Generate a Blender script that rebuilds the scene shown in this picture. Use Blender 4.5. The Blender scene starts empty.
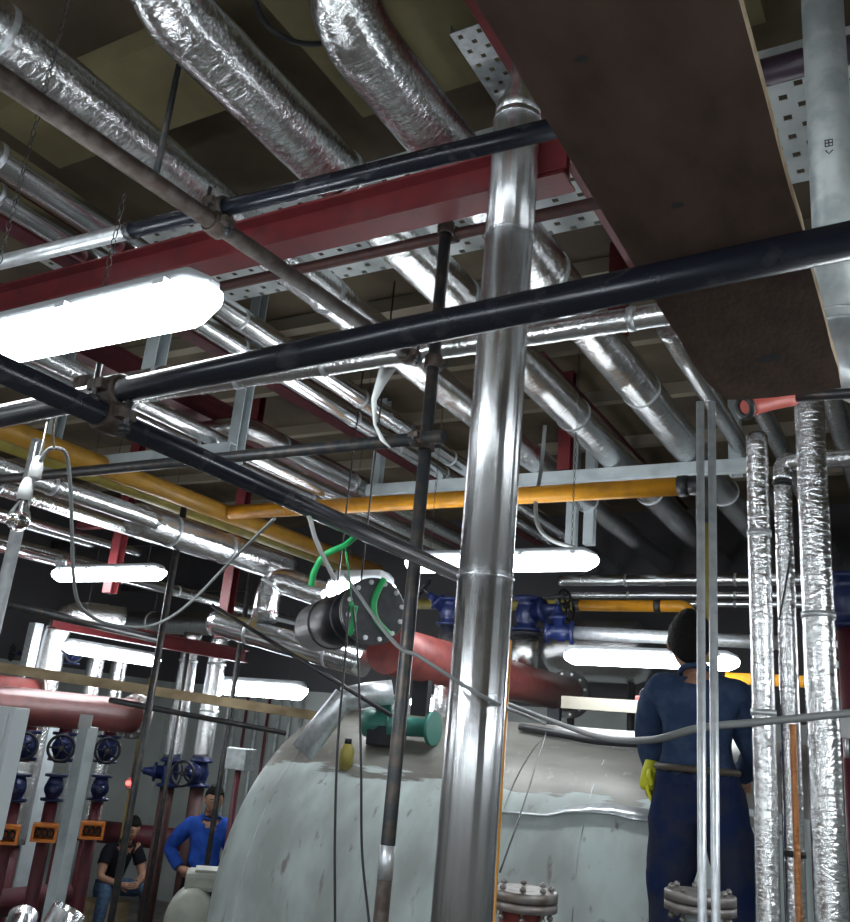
import bpy, bmesh, math, random
from mathutils import Vector, Matrix, noise
random.seed(7)
PI = math.pi
scene = bpy.context.scene
COL = scene.collection
V = Vector

# ------------------------------------------------------------------ camera
F, CX, CY, EYE = 885.0, 425.0, 461.0, 2.45
yv = V((525, 329, 885)).normalized()          # the pipe runs' direction seen by the camera
zv = V((264, -2804, 885)).normalized()
xv = yv.cross(zv).normalized()
if xv.x < 0: xv = -xv
zv = xv.cross(yv).normalized()
if zv.y > 0: zv = -zv
RT = Matrix((xv, yv, zv))                     # camera vector -> room vector
CAM = V((0, 0, EYE))
def ray(px, py): return RT @ V(((px - CX) / F, (py - CY) / F, 1.0))
def D(px, py, d): return CAM + ray(px, py) * d
def on(px, py, ax, v):
    r = ray(px, py); i = 'xyz'.index(ax)
    return CAM + r * ((v - CAM[i]) / r[i])
cd = bpy.data.cameras.new('camera'); cam = bpy.data.objects.new('camera', cd); COL.objects.link(cam)
cx_, cy_, cz_ = RT.col[0], -RT.col[1], -RT.col[2]
mw = Matrix((( cx_.x, cy_.x, cz_.x, 0), (cx_.y, cy_.y, cz_.y, 0), (cx_.z, cy_.z, cz_.z, EYE), (0, 0, 0, 1)))
cam.matrix_world = mw
cd.sensor_fit = 'VERTICAL'; cd.sensor_height = 36; cd.lens = 36 * F / 922; cd.clip_start = .05
scene.camera = cam
vs = scene.view_settings
vs.view_transform = 'Standard'; vs.look = 'None'; vs.gamma = 1; vs.use_curve_mapping = False
vs.exposure = 0.5

# ------------------------------------------------------------------ materials
def mat(name, col, rough=.5, metal=0.0, spec=.5, bump=None, var=None, coat=0, emit=None, trans=0):
    """bump=(scale, strength, stretch xyz)  var=(scale, second colour, lo, hi, stretch xyz)"""
    m = bpy.data.materials.new(name); m.use_nodes = True
    nt = m.node_tree; b = nt.nodes['Principled BSDF']; L = nt.links.new
    b.inputs['Base Color'].default_value = (*col, 1); b.inputs['Roughness'].default_value = rough
    b.inputs['Metallic'].default_value = metal; b.inputs['Specular IOR Level'].default_value = spec
    if coat: b.inputs['Coat Weight'].default_value = coat
    if trans: b.inputs['Transmission Weight'].default_value = trans
    if emit:
        b.inputs['Emission Color'].default_value = (*emit[:3], 1); b.inputs['Emission Strength'].default_value = emit[3]
    tc = nt.nodes.new('ShaderNodeTexCoord') if (bump or var) else None
    def mapped(st):
        mp = nt.nodes.new('ShaderNodeMapping'); mp.inputs['Scale'].default_value = st
        L(tc.outputs['Object'], mp.inputs['Vector']); return mp
    if bump:
        mp = mapped(bump[2] if len(bump) > 2 else (1, 1, 1))
        n = nt.nodes.new('ShaderNodeTexNoise'); n.inputs['Scale'].default_value = bump[0]; n.inputs['Detail'].default_value = 5
        bp = nt.nodes.new('ShaderNodeBump'); bp.inputs['Strength'].default_value = bump[1]; bp.inputs['Distance'].default_value = .02
        L(mp.outputs[0], n.inputs['Vector']); L(n.outputs['Fac'], bp.inputs['Height']); L(bp.outputs[0], b.inputs['Normal'])
    if var:
        mp = mapped(var[4] if len(var) > 4 else (1, 1, 1))
        n = nt.nodes.new('ShaderNodeTexNoise'); n.inputs['Scale'].default_value = var[0]; n.inputs['Detail'].default_value = 6
        cr = nt.nodes.new('ShaderNodeValToRGB'); cr.color_ramp.elements[0].position = var[2]; cr.color_ramp.elements[1].position = var[3]
        cr.color_ramp.elements[0].color = (*col, 1); cr.color_ramp.elements[1].color = (*var[1], 1)
        L(mp.outputs[0], n.inputs['Vector']); L(n.outputs['Fac'], cr.inputs['Fac']); L(cr.outputs[0], b.inputs['Base Color'])
    return m

def foil(name, st, strength=.55, rough=.24, col=(.80, .81, .82)):
    m = mat(name, col, rough, 1.0)
    nt = m.node_tree; b = nt.nodes['Principled BSDF']; L = nt.links.new
    tc = nt.nodes.new('ShaderNodeTexCoord')
    mp = nt.nodes.new('ShaderNodeMapping'); mp.inputs['Scale'].default_value = st
    L(tc.outputs['Object'], mp.inputs['Vector'])
    n1 = nt.nodes.new('ShaderNodeTexNoise'); n1.inputs['Scale'].default_value = 17; n1.inputs['Detail'].default_value = 4; n1.inputs['Roughness'].default_value = .55; n1.inputs['Distortion'].default_value = 1.4
    n2 = nt.nodes.new('ShaderNodeTexVoronoi'); n2.inputs['Scale'].default_value = 24
    L(mp.outputs[0], n1.inputs['Vector']); L(mp.outputs[0], n2.inputs['Vector'])
    ad = nt.nodes.new('ShaderNodeMath'); ad.operation = 'MULTIPLY_ADD'; ad.inputs[1].default_value = .25
    L(n2.outputs['Distance'], ad.inputs[0]); L(n1.outputs['Fac'], ad.inputs[2])
    bp = nt.nodes.new('ShaderNodeBump'); bp.inputs['Strength'].default_value = strength; bp.inputs['Distance'].default_value = .012
    L(ad.outputs[0], bp.inputs['Height']); L(bp.outputs[0], b.inputs['Normal'])
    n3 = nt.nodes.new('ShaderNodeTexNoise'); n3.inputs['Scale'].default_value = 5
    L(tc.outputs['Object'], n3.inputs['Vector'])
    mr = nt.nodes.new('ShaderNodeMapRange'); mr.inputs['To Min'].default_value = rough - .08; mr.inputs['To Max'].default_value = rough + .14
    L(n3.outputs['Fac'], mr.inputs['Value']); L(mr.outputs[0], b.inputs['Roughness'])
    return m

M = {}
M['foil_x'] = foil('crinkled foil along x', (2.6, 1, 1), .42, .18)
M['foil_y'] = foil('crinkled foil along y', (1.1, 3.0, 1.1), .38, .16, (.78, .79, .80))
M['foil_z'] = foil('crinkled foil upright', (1.1, 1.1, 2.4), .48, .2, (.88, .89, .90))
M['clad_y'] = foil('smooth aluminium cladding', (1, .4, 1), .06, .2, (.78, .80, .82))
M['clad_z'] = mat('polished stainless cladding', (.80, .82, .84), .27, 1.0, bump=(9, .12, (7, 7, .015)))
def aniso(m, a):
    nt = m.node_tree; b = nt.nodes['Principled BSDF']; b.inputs['Anisotropic'].default_value = a; b.inputs['Anisotropic Rotation'].default_value = .25
    tg = nt.nodes.new('ShaderNodeTangent'); tg.direction_type = 'RADIAL'; tg.axis = 'Z'; nt.links.new(tg.outputs[0], b.inputs['Tangent'])
aniso(M['clad_z'], .92)
M['galv'] = mat('galvanised steel', (.64, .67, .69), .38, .7, var=(30, (.52, .55, .58), .4, .6))
M['galvpaint'] = mat('dull galvanised pipe', (.50, .54, .54), .5, .45, var=(14, (.36, .40, .41), .42, .6), bump=(60, .05))
M['black'] = mat('dark blue-black painted steel', (.012, .015, .024), .27, .25, .6, var=(18, (.05, .05, .06), .55, .75, (1, 1, 1)))
M['darksteel'] = mat('worn dark steel', (.05, .055, .06), .42, .6, var=(22, (.11, .09, .075), .45, .7))
M['rust'] = mat('rusty brown steel', (.055, .038, .03), .6, .3, var=(25, (.11, .095, .085), .45, .7), bump=(80, .15))
M['brownbar'] = mat('brown primed steel', (.085, .035, .03), .6, .1, var=(25, (.05, .03, .03), .45, .7))
M['red'] = mat('dark red primer paint', (.155, .020, .024), .5, .05, var=(9, (.10, .016, .02), .45, .7))
M['maroon'] = mat('maroon primer paint', (.10, .016, .024), .55, .05, var=(9, (.06, .012, .018), .45, .7))
M['redpipe'] = mat('brick red oxide paint', (.25, .062, .055), .42, .05, var=(12, (.17, .045, .045), .45, .7))
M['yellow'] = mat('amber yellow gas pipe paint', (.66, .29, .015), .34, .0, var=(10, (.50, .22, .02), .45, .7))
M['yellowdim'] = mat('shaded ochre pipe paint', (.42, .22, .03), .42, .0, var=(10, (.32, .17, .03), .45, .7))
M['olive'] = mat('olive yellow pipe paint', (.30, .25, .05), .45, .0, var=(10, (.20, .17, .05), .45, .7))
M['white'] = mat('grey white painted steel', (.50, .56, .58), .45, .0, var=(8, (.40, .45, .47), .45, .7))
M['whitecab'] = mat('pale grey cabinet paint', (.60, .66, .68), .4)
M['blue'] = mat('blue valve enamel', (.008, .017, .08), .35, .1, .5, var=(20, (.008, .016, .07), .4, .7))
M['green'] = mat('teal green pump paint', (.03, .15, .12), .4, .1)
M['orange'] = mat('orange painted steel', (.55, .16, .02), .5)
M['iron'] = mat('black cast iron', (.012, .013, .018), .45, .3)
M['slate'] = mat('dark grey flange paint', (.075, .076, .082), .45, .3, var=(14, (.05, .05, .055), .4, .65))
M['bolt'] = mat('zinc bolt steel', (.62, .64, .66), .35, .9)
M['flange'] = mat('dull machined flange steel', (.33, .31, .30), .48, .7, var=(24, (.19, .15, .13), .45, .7))
M['timber'] = mat('weathered timber', (.40, .31, .19), .7, 0, .2, var=(10, (.27, .20, .12), .4, .65, (1, .15, 1)), bump=(40, .2, (1, .1, 1)))
M['timber_x'] = mat('weathered timber batten', (.42, .36, .27), .7, 0, .2, var=(10, (.30, .25, .18), .4, .65, (.15, 1, 1)))
M['board'] = mat('brown formwork board', (.125, .084, .066), .8, 0, .15, var=(16, (.08, .053, .043), .35, .7, (1, .5, 1)), bump=(90, .08, (1, .5, 1)))
M['boardedge'] = mat('raw pale board edge', (.50, .40, .27), .8, 0, .2, var=(40, (.33, .25, .16), .4, .65))
M['rubber'] = mat('dark rubber hose', (.03, .03, .033), .5)
M['greycable'] = mat('grey cable sheath', (.17, .18, .18), .55)
M['whiteplastic'] = mat('white plastic', (.52, .53, .52), .4)
M['greyplastic'] = mat('pale grey fixture plastic', (.50, .53, .56), .4)
M['greenrope'] = mat('green nylon rope', (.015, .35, .10), .5)
M['copper'] = mat('copper coloured foil wrap', (.80, .36, .16), .35, .9, bump=(40, .6, (1, 1, 2)))
M['salmon'] = mat('salmon red rubber', (.50, .10, .075), .5)
M['glass'] = mat('clear glass', (1, 1, 1), .02, 0, trans=1)
M['concrete'] = mat('stained concrete floor', (.20, .19, .175), .75, 0, .3, var=(2.5, (.11, .10, .095), .35, .65))
M['ceil'] = mat('brown olive ceiling render', (.15, .12, .078), .85, 0, .2, var=(1.3, (.085, .065, .048), .38, .62))
M['slab'] = mat('olive plaster slab', (.27, .23, .125), .8, 0, .2, var=(3, (.21, .175, .10), .4, .65))
M['joist'] = mat('beige painted joist', (.27, .235, .18), .75, 0, .2)
M['wall'] = mat('pale grey green wall with painted shade above', (.40, .43, .41), .7, 0, .3, var=(1.2, (.30, .32, .31), .38, .65))
def shade_above(m, z, col):
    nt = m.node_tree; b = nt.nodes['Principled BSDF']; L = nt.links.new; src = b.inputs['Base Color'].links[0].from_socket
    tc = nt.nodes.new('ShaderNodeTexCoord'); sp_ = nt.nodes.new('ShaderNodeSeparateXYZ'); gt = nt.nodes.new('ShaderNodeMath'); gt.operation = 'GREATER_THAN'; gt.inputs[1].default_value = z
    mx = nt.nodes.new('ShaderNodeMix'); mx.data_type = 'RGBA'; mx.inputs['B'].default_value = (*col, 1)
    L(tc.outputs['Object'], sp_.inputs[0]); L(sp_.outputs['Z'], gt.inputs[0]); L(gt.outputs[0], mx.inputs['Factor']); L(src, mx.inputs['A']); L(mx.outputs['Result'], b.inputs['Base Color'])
shade_above(M['wall'], 2.95, (.06, .058, .062))  # upper wall coloured dark to stand for the unlit space up there
M['purple'] = mat('dark purple brown primer', (.045, .026, .045), .4, .1)
M['tray'] = mat('zinc coated cable tray', (.66, .70, .70), .5, .35, var=(8, (.52, .57, .58), .45, .7))
M['lampwhite'] = mat('lit fluorescent diffuser', (.9, .92, .95), .4, emit=(.90, .96, 1.0, 25))
M['jeans'] = mat('blue denim', (.07, .11, .18), .9, 0, .1, var=(30, (.04, .07, .12), .4, .6))
M['navy'] = mat('navy workwear cotton', (.028, .048, .10), .9, 0, .1, var=(14, (.045, .07, .13), .42, .62), bump=(25, .35))
M['navy2'] = mat('darker navy trouser cotton', (.014, .024, .075), .9, 0, .1, var=(9, (.03, .035, .06), .42, .62), bump=(20, .4))
M['bluecloth'] = mat('bright blue shirt cotton', (.022, .075, .36), .85, 0, .1, var=(10, (.015, .05, .25), .42, .62), bump=(20, .4))
M['blackcloth'] = mat('black cotton', (.012, .012, .016), .9, 0, .1)
M['skin'] = mat('skin', (.36, .19, .125), .55)
M['hair'] = mat('black hair', (.008, .007, .007), .85, 0, .2, bump=(60, .6))
M['yellowglove'] = mat('yellow work glove', (.62, .62, .03), .8)
M['belt'] = mat('brown belt leather', (.09, .07, .05), .6)
M['ivory'] = mat('grey cream burner enamel', (.38, .39, .33), .45, .05, var=(6, (.28, .29, .25), .4, .65))
M['redlight'] = mat('lit red indicator', (.8, .05, .05), .4, emit=(1, .06, .05, 5))
M['ink'] = mat('black marker ink', (.03, .03, .035), .7)
M['beige'] = mat('beige channel paint', (.30, .28, .23), .6)
M['rag'] = mat('pale cloth strip', (.60, .63, .62), .8)

def boiler_mat():
    m = mat('boiler jacket', (.34, .375, .37), .42, .15)
    nt = m.node_tree; b = nt.nodes['Principled BSDF']; L = nt.links.new
    tc = nt.nodes.new('ShaderNodeTexCoord'); sep = nt.nodes.new('ShaderNodeSeparateXYZ'); L(tc.outputs['Object'], sep.inputs[0])
    def nz(scale, st, det=5):
        mp = nt.nodes.new('ShaderNodeMapping'); mp.inputs['Scale'].default_value = st
        n = nt.nodes.new('ShaderNodeTexNoise'); n.inputs['Scale'].default_value = scale; n.inputs['Detail'].default_value = det
        L(tc.outputs['Object'], mp.inputs[0]); L(mp.outputs[0], n.inputs['Vector']); return n
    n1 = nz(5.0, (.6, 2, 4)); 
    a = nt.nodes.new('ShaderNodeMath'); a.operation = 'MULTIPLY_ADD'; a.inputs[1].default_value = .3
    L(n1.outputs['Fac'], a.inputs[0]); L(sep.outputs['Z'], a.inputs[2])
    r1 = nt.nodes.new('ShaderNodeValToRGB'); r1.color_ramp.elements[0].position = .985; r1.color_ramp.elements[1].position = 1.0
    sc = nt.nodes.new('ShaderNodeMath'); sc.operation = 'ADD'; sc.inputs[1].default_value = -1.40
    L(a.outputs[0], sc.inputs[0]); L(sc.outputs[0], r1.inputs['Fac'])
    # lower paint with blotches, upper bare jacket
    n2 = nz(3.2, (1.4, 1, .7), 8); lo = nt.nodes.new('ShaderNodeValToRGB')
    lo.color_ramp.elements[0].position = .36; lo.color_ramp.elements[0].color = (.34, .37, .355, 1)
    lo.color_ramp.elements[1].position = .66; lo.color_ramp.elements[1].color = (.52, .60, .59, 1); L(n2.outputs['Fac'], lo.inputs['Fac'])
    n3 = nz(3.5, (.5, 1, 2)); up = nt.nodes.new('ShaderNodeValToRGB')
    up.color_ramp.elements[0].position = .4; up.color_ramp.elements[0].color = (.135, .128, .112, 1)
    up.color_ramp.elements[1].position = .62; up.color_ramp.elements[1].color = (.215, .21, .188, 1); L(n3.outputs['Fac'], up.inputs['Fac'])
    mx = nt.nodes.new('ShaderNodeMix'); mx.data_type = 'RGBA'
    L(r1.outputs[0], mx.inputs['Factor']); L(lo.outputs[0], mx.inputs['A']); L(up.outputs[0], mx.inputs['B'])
    # upright scratches and rust flecks
    n4 = nz(17, (1, 1, .16), 6); r4 = nt.nodes.new('ShaderNodeValToRGB'); r4.color_ramp.elements[0].position = .62; r4.color_ramp.elements[1].position = .72
    L(n4.outputs['Fac'], r4.inputs['Fac'])
    mx2 = nt.nodes.new('ShaderNodeMix'); mx2.data_type = 'RGBA'; mx2.inputs['B'].default_value = (.22, .215, .195, 1)
    L(r4.outputs[0], mx2.inputs['Factor']); L(mx.outputs['Result'], mx2.inputs['A']); L(mx2.outputs['Result'], b.inputs['Base Color'])
    mr = nt.nodes.new('ShaderNodeMapRange'); mr.inputs['To Min'].default_value = .5; mr.inputs['To Max'].default_value = .42
    L(r1.outputs[0], mr.inputs['Value']); L(mr.outputs[0], b.inputs['Roughness'])
    mm = nt.nodes.new('ShaderNodeMapRange'); mm.inputs['To Min'].default_value = .0; mm.inputs['To Max'].default_value = .2
    L(r1.outputs[0], mm.inputs['Value']); L(mm.outputs[0], b.inputs['Metallic'])
    n5 = nz(1.7, (1, 1, 1), 2); bp = nt.nodes.new('ShaderNodeBump'); bp.inputs['Strength'].default_value = .35; bp.inputs['Distance'].default_value = .06
    L(n5.outputs['Fac'], bp.inputs['Height']); L(bp.outputs[0], b.inputs['Normal'])
    return m
M['boiler'] = boiler_mat()

# ------------------------------------------------------------------ mesh builder
ORG = {}
def frame(d):
    d = V(d).normalized()
    a = V((0, 0, 1)) if abs(d.z) < .9 else V((1, 0, 0))
    u = d.cross(a).normalized(); return u, d.cross(u).normalized(), d
class MB:
    def __init__(s): s.v = []; s.f = []; s.flat = []
    def face(s, idx, flat=False):
        s.f.append(idx); s.flat.append(flat)
    def rings(s, cs, rs, us, ws, seg, cap=True, jit=0, seed=0):
        b = len(s.v)
        for k, (c, r, u, w) in enumerate(zip(cs, rs, us, ws)):
            for i in range(seg):
                t = 2 * PI * i / seg; d = u * math.cos(t) + w * math.sin(t); rr = r
                if jit:
                    p = c + d * r
                    rr = r * (1 + jit * noise.noise(p * 9 + V((seed, 0, 0))) + jit * .6 * noise.noise(p * 23))
                s.v.append(c + d * rr)
        for k in range(len(cs) - 1):
            for i in range(seg):
                j = (i + 1) % seg; a = b + k * seg
                s.face((a + i, a + j, a + seg + j, a + seg + i))
        if cap:
            s.face(tuple(b + i for i in range(seg))[::-1], True)
            s.face(tuple(b + (len(cs) - 1) * seg + i for i in range(seg)), True)
        return s
    def cyl(s, p0, p1, r, seg=14, r1=None, cap=True):
        p0, p1 = V(p0), V(p1); u, w, d = frame(p1 - p0)
        return s.rings([p0, p1], [r, r if r1 is None else r1], [u, u], [w, w], seg, cap)
    def tube(s, pts, r, seg=12, cap=True, jit=0, step=None, rs=None):
        pts = [V(p) for p in pts]
        if step:
            q = [pts[0]]
            for a, b2 in zip(pts, pts[1:]):
                n = max(1, int((b2 - a).length / step))
                q += [a.lerp(b2, (i + 1) / n) for i in range(n)]
            pts = q
        t0 = (pts[1] - pts[0]).normalized(); u, w, _ = frame(t0)
        us, ws = [], []
        for i, p in enumerate(pts):
            t = (pts[min(i + 1, len(pts) - 1)] - pts[max(i - 1, 0)]).normalized()
            u = (u - t * u.dot(t)).normalized(); w = t.cross(u); us.append(u); ws.append(w)
        return s.rings(pts, rs or [r] * len(pts), us, ws, seg, cap, jit, random.random() * 50)
    def lathe(s, prof, o, ax, seg=20, cap=True):
        """prof: (distance along axis, radius)"""
        o = V(o); u, w, d = frame(ax); n = len(prof)
        return s.rings([o + d * a for a, _ in prof], [max(r, 1e-4) for _, r in prof], [u] * n, [w] * n, seg, cap)
    def torus(s, c, ax, R, r, seg=18, sg=6, su=1.0, sw=1.0):
        c = V(c); u, w, d = frame(ax); b = len(s.v)
        for i in range(seg):
            t = 2 * PI * i / seg; e = u * math.cos(t) * su + w * math.sin(t) * sw; en = e.normalized()
            for j in range(sg):
                q = 2 * PI * j / sg; s.v.append(c + e * R + (en * math.cos(q) + d * math.sin(q)) * r)
        for i in range(seg):
            for j in range(sg):
                i2, j2 = (i + 1) % seg, (j + 1) % sg
                s.face((b + i * sg + j, b + i2 * sg + j, b + i2 * sg + j2, b + i * sg + j2))
        return s
    def box(s, c, size, rot=None, bev=0):
        c = V(c); h = V(size) / 2; b = len(s.v); R = rot or Matrix.Identity(3)
        if not bev:
            for x in (-1, 1):
                for y in (-1, 1):
                    for z in (-1, 1): s.v.append(c + R @ V((x * h.x, y * h.y, z * h.z)))
            for q in ((0, 1, 3, 2), (4, 6, 7, 5), (0, 4, 5, 1), (2, 3, 7, 6), (0, 2, 6, 4), (1, 5, 7, 3)): s.face(tuple(b + i for i in q), True)
        else:
            bm = bmesh.new(); bmesh.ops.create_cube(bm, size=1)
            for v in bm.verts: v.co = V((v.co.x * size[0], v.co.y * size[1], v.co.z * size[2]))
            bmesh.ops.bevel(bm, geom=bm.edges[:], offset=bev, segments=2, profile=.6, affect='EDGES')
            bm.verts.index_update()
            for v in bm.verts: s.v.append(c + R @ v.co)
            for f in bm.faces: s.face(tuple(b + v.index for v in f.verts), True)
            bm.free()
        return s
    def bar(s, p0, p1, w, h, up=(0, 0, 1), bev=0):
        """box beam from p0 to p1, w across, h along up"""
        p0, p1 = V(p0), V(p1); d = (p1 - p0); L = d.length; d.normalize()
        x = d.cross(V(up)).normalized(); z = x.cross(d)
        return s.box((p0 + p1) / 2, (w, L, h), Matrix((x, d, z)).transposed(), bev)
    def ibeam(s, p0, p1, w, h, t=.012, up=(0, 0, 1)):
        upv = V(up)
        s.bar(V(p0) + upv * (h / 2 - t / 2), V(p1) + upv * (h / 2 - t / 2), w, t, up)
        s.bar(V(p0) - upv * (h / 2 - t / 2), V(p1) - upv * (h / 2 - t / 2), w, t, up)
        return s.bar(p0, p1, t, h - 2 * t, up)
    def channel(s, p0, p1, w, h, t=.008, up=(0, 0, 1)):
        upv = V(up); p0, p1 = V(p0), V(p1); x = (p1 - p0).normalized().cross(upv).normalized()
        s.bar(p0 + upv * (h / 2 - t / 2), p1 + upv * (h / 2 - t / 2), w, t, up)
        s.bar(p0 - upv * (h / 2 - t / 2), p1 - upv * (h / 2 - t / 2), w, t, up)
        return s.bar(p0 + x * (w / 2 - t / 2), p1 + x * (w / 2 - t / 2), t, h - 2 * t, up)
    def prism(s, poly, off):
        b = len(s.v); n = len(poly); off = V(off)
        s.v += [V(p) for p in poly] + [V(p) + off for p in poly]
        s.face(tuple(range(b, b + n))[::-1], True); s.face(tuple(range(b + n, b + 2 * n)), True)
        for i in range(n): j = (i + 1) % n; s.face((b + i, b + j, b + n + j, b + n + i), True)
        return s
    def build(s, name, m, parent=None, origin=None):
        me = bpy.data.meshes.new(name)
        if parent is not None: o0 = ORG[parent.name]
        else: o0 = V(origin) if origin is not None else s.v[0].copy()
        me.from_pydata([tuple(v - o0) for v in s.v], [], s.f)
        me.polygons.foreach_set('use_smooth', [not x for x in s.flat]); me.update()
        bm = bmesh.new(); bm.from_mesh(me); bmesh.ops.recalc_face_normals(bm, faces=bm.faces); bm.to_mesh(me); bm.free()
        me.materials.append(M[m] if isinstance(m, str) else m)
        o = bpy.data.objects.new(name, me); COL.objects.link(o)
        if parent is not None: o.parent = parent
        else: o.location = o0
        ORG[o.name] = o0
        return o
def tag(o, label, cat, group=None, kind=None):
    if label: o['label'] = label
    if cat: o['category'] = cat
    if group: o['group'] = group
    if kind: o['kind'] = kind
    return o
def thing(name, loc, label, cat, group=None):
    o = bpy.data.objects.new(name, None); COL.objects.link(o); o.location = V(loc); o.empty_display_size = .1
    ORG[o.name] = V(loc); return tag(o, label, cat, group)
def struct(name, mb, m): 
    o = mb.build(name, m); o['kind'] = 'structure'; return o
def fillet(pts, rad, n=7):
    pts = [V(p) for p in pts]; out = [pts[0]]
    for a, b, c in zip(pts, pts[1:], pts[2:]):
        d1 = (a - b); d2 = (c - b); R = min(rad, d1.length * .48, d2.length * .48); d1.normalize(); d2.normalize()
        ang = d1.angle(d2); 
        p, q = b + d1 * R, b + d2 * R
        for i in range(n + 1):
            t = i / n; out.append((p * (1 - t) ** 2 + b * 2 * t * (1 - t) + q * t * t))
    out.append(pts[-1]); return out
def simple(name, mb, m, label, cat, group=None):
    return tag(mb.build(name, m), label, cat, group)
def densify(pts, step):
    q = [pts[0]]
    for a, b in zip(pts, pts[1:]):
        n = max(1, int((b - a).length / step)); q += [a.lerp(b, (i + 1) / n) for i in range(n)]
    return q

def lagged(label, pts, r, m, group, bands=(), rad=None, jit=.018, name='lagged_pipe', cat='pipe', seg=20, step=.06, bandmat='galv', tape=True):
    """an insulated pipe: jacket and thin band rings"""
    P = [V(p) for p in pts]
    path = fillet(P, rad or r * 2.2, 9) if len(P) > 2 else P
    t = thing(name, P[0], label, cat, group)
    mb = MB(); q = densify(path, step); mb.tube(q, r, seg, True, jit); mb.build('jacket', m, t)
    for k in bands:
        i = max(1, min(len(q) - 2, int(k * (len(q) - 1)))); d = (q[i + 1] - q[i - 1]).normalized()
        MB().cyl(q[i] - d * .011, q[i] + d * .011, r * (1 + jit) + .003, seg).build('band', bandmat, t)
    return t
def scaffold(label, p0, p1, m='black', r=.024, group='scaffold tubes', name='scaffold_tube', cat='scaffold tube'):
    p0, p1 = V(p0), V(p1); d = (p1 - p0).normalized()
    u, w, _ = frame(d); mb = MB(); R = [r, r, r * .8, r * .8]
    mb.rings([p0 + d * .1, p0, p0, p0 + d * .1], [r * .8, r * .8, r, r], [u] * 4, [w] * 4, 16, False) if False else None
    mb.cyl(p0, p1, r, 18)
    return tag(mb.build(name, m), label, cat, group)
def coupler(label, a, da, b, db, r=.024, group='scaffold couplers'):
    """two short collars clamped round two crossing tubes, with bolts and nuts"""
    a, b, da, db = V(a), V(b), V(da).normalized(), V(db).normalized()
    t = thing('scaffold_coupler', (a + b) / 2, label, 'coupler', group)
    for p, d in ((a, da), (b, db)):
        mb = MB(); u, w, _ = frame(d)
        n = 14; ro = r + .010; ri = r + .0006
        c0, c1 = p - d * .026, p + d * .026
        mb.rings([c0, c0 + d * .004, c1 - d * .004, c1, c1, c0, c0], [ro - .003, ro, ro, ro - .003, ri, ri, ro - .003], [u] * 7, [w] * 7, 18, False)
        co = mb.build('collar', 'rust', t)
        s = u
        mb = MB(); e = p + s * (r + .022)
        mb.box(p + s * (r + .016), (.022, .022, .04), Matrix((u, w, d)).transposed(), .003)
        mb.build('lug', 'rust', co)
        mb = MB(); mb.cyl(e + w * -.04, e + w * .045, .006, 8).cyl(e + w * .024, e + w * .036, .012, 6)
        mb.build('bolt', 'darksteel', co)
    return t
def lamp(label, c, ax, Lh=.635, w=.13, chains=(), zc=5.3, clips=True, h=.11, group='fluorescent lamps', up=(0, 0, 1)):
    """closed strip fluorescent: housing, lit diffuser with rounded ends, clips, chains"""
    c = V(c); ax = V(ax).normalized(); up = V(up); x = ax.cross(up).normalized(); up = x.cross(ax)
    t = thing('fluorescent_lamp', c, label, 'lamp', group)
    def shell(z0, prof, L):
        mb = MB(); secs = []
        ks = [(-L, .45), (-L + .006, .56), (-L + .06, .95), (-L + .075, 1), (L - .075, 1), (L - .06, .95), (L - .006, .56), (L, .45)]
        n = len(prof); b = 0
        for k, sc in ks:
            for (px, pz) in prof: mb.v.append(c + ax * k + x * px * sc + up * (z0 + pz * (sc if pz < 0 else sc)))
        for i in range(len(ks) - 1):
            for j in range(n):
                j2 = (j + 1) % n; mb.face((i * n + j, i * n + j2, (i + 1) * n + j2, (i + 1) * n + j))
        mb.face(tuple(range(n))[::-1], True); mb.face(tuple((len(ks) - 1) * n + i for i in range(n)), True)
        return mb
    hw = w / 2
    dif = [(hw * .62, .03), (hw * .88, .024)] + [(hw * math.cos(a), -h * .62 * math.sin(a)) for a in [PI * i / 12 for i in range(13)]] + [(-hw * .88, .024), (-hw * .62, .03)]
    shell(0, dif, Lh).build('diffuser', 'lampwhite', t)
    hou = [(hw * .61, .018), (hw * .61, .034), (hw * .5, .034 + h * .3), (-hw * .5, .034 + h * .3), (-hw * .61, .034), (-hw * .61, .018)]
    hs = shell(0, hou, Lh - .004).build('housing', 'greyplastic', t)
    if clips:
        for k in (-.8, -.28, .28, .8):
            for s in (-1, 1):
                MB().box(c + ax * k * Lh + x * s * hw * .8 + up * .028, (.02, .035, .016), Matrix((x, ax, up)).transposed(), .002).build('clip', 'greyplastic', hs)
    for k in chains:
        zt_ = zc
        if isinstance(k, tuple): k, zt_ = k
        p = c + ax * k * Lh + up * (.034 + h * .3); mb = MB()
        if zt_ - p.z > 0:
            n = int((zt_ - p.z) / .026); 
            for i in range(n):
                a = V((1, 0, 0)) if i % 2 else V((0, 1, 0))
                mb.torus(p + V((0, 0, .013 + i * .026)), a, .007, .0018, 8, 4, 1.0, 1.9)
            mb.build('chain', 'darksteel', t)
    return t
def flange_pair(mb, c, d, R, t=.022, seg=24):
    c, d = V(c), V(d).normalized(); mb.lathe([(-t, R), (t, R)], c, d, seg)
def bolts(c, d, R, n, parent, size=.012, L=.07, m='bolt', name='bolt'):
    c, d = V(c), V(d).normalized(); u, w, _ = frame(d)
    for i in range(n):
        t = 2 * PI * (i + .5) / n; p = c + (u * math.cos(t) + w * math.sin(t)) * R
        MB().cyl(p - d * L / 2, p + d * L / 2, size * .55, 8).cyl(p - d * (L / 2 - .004), p - d * (L / 2 - .004 - size), size, 6).cyl(p + d * (L / 2 - .004), p + d * (L / 2 - .004 - size), size, 6).build(name, m, parent)
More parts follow.
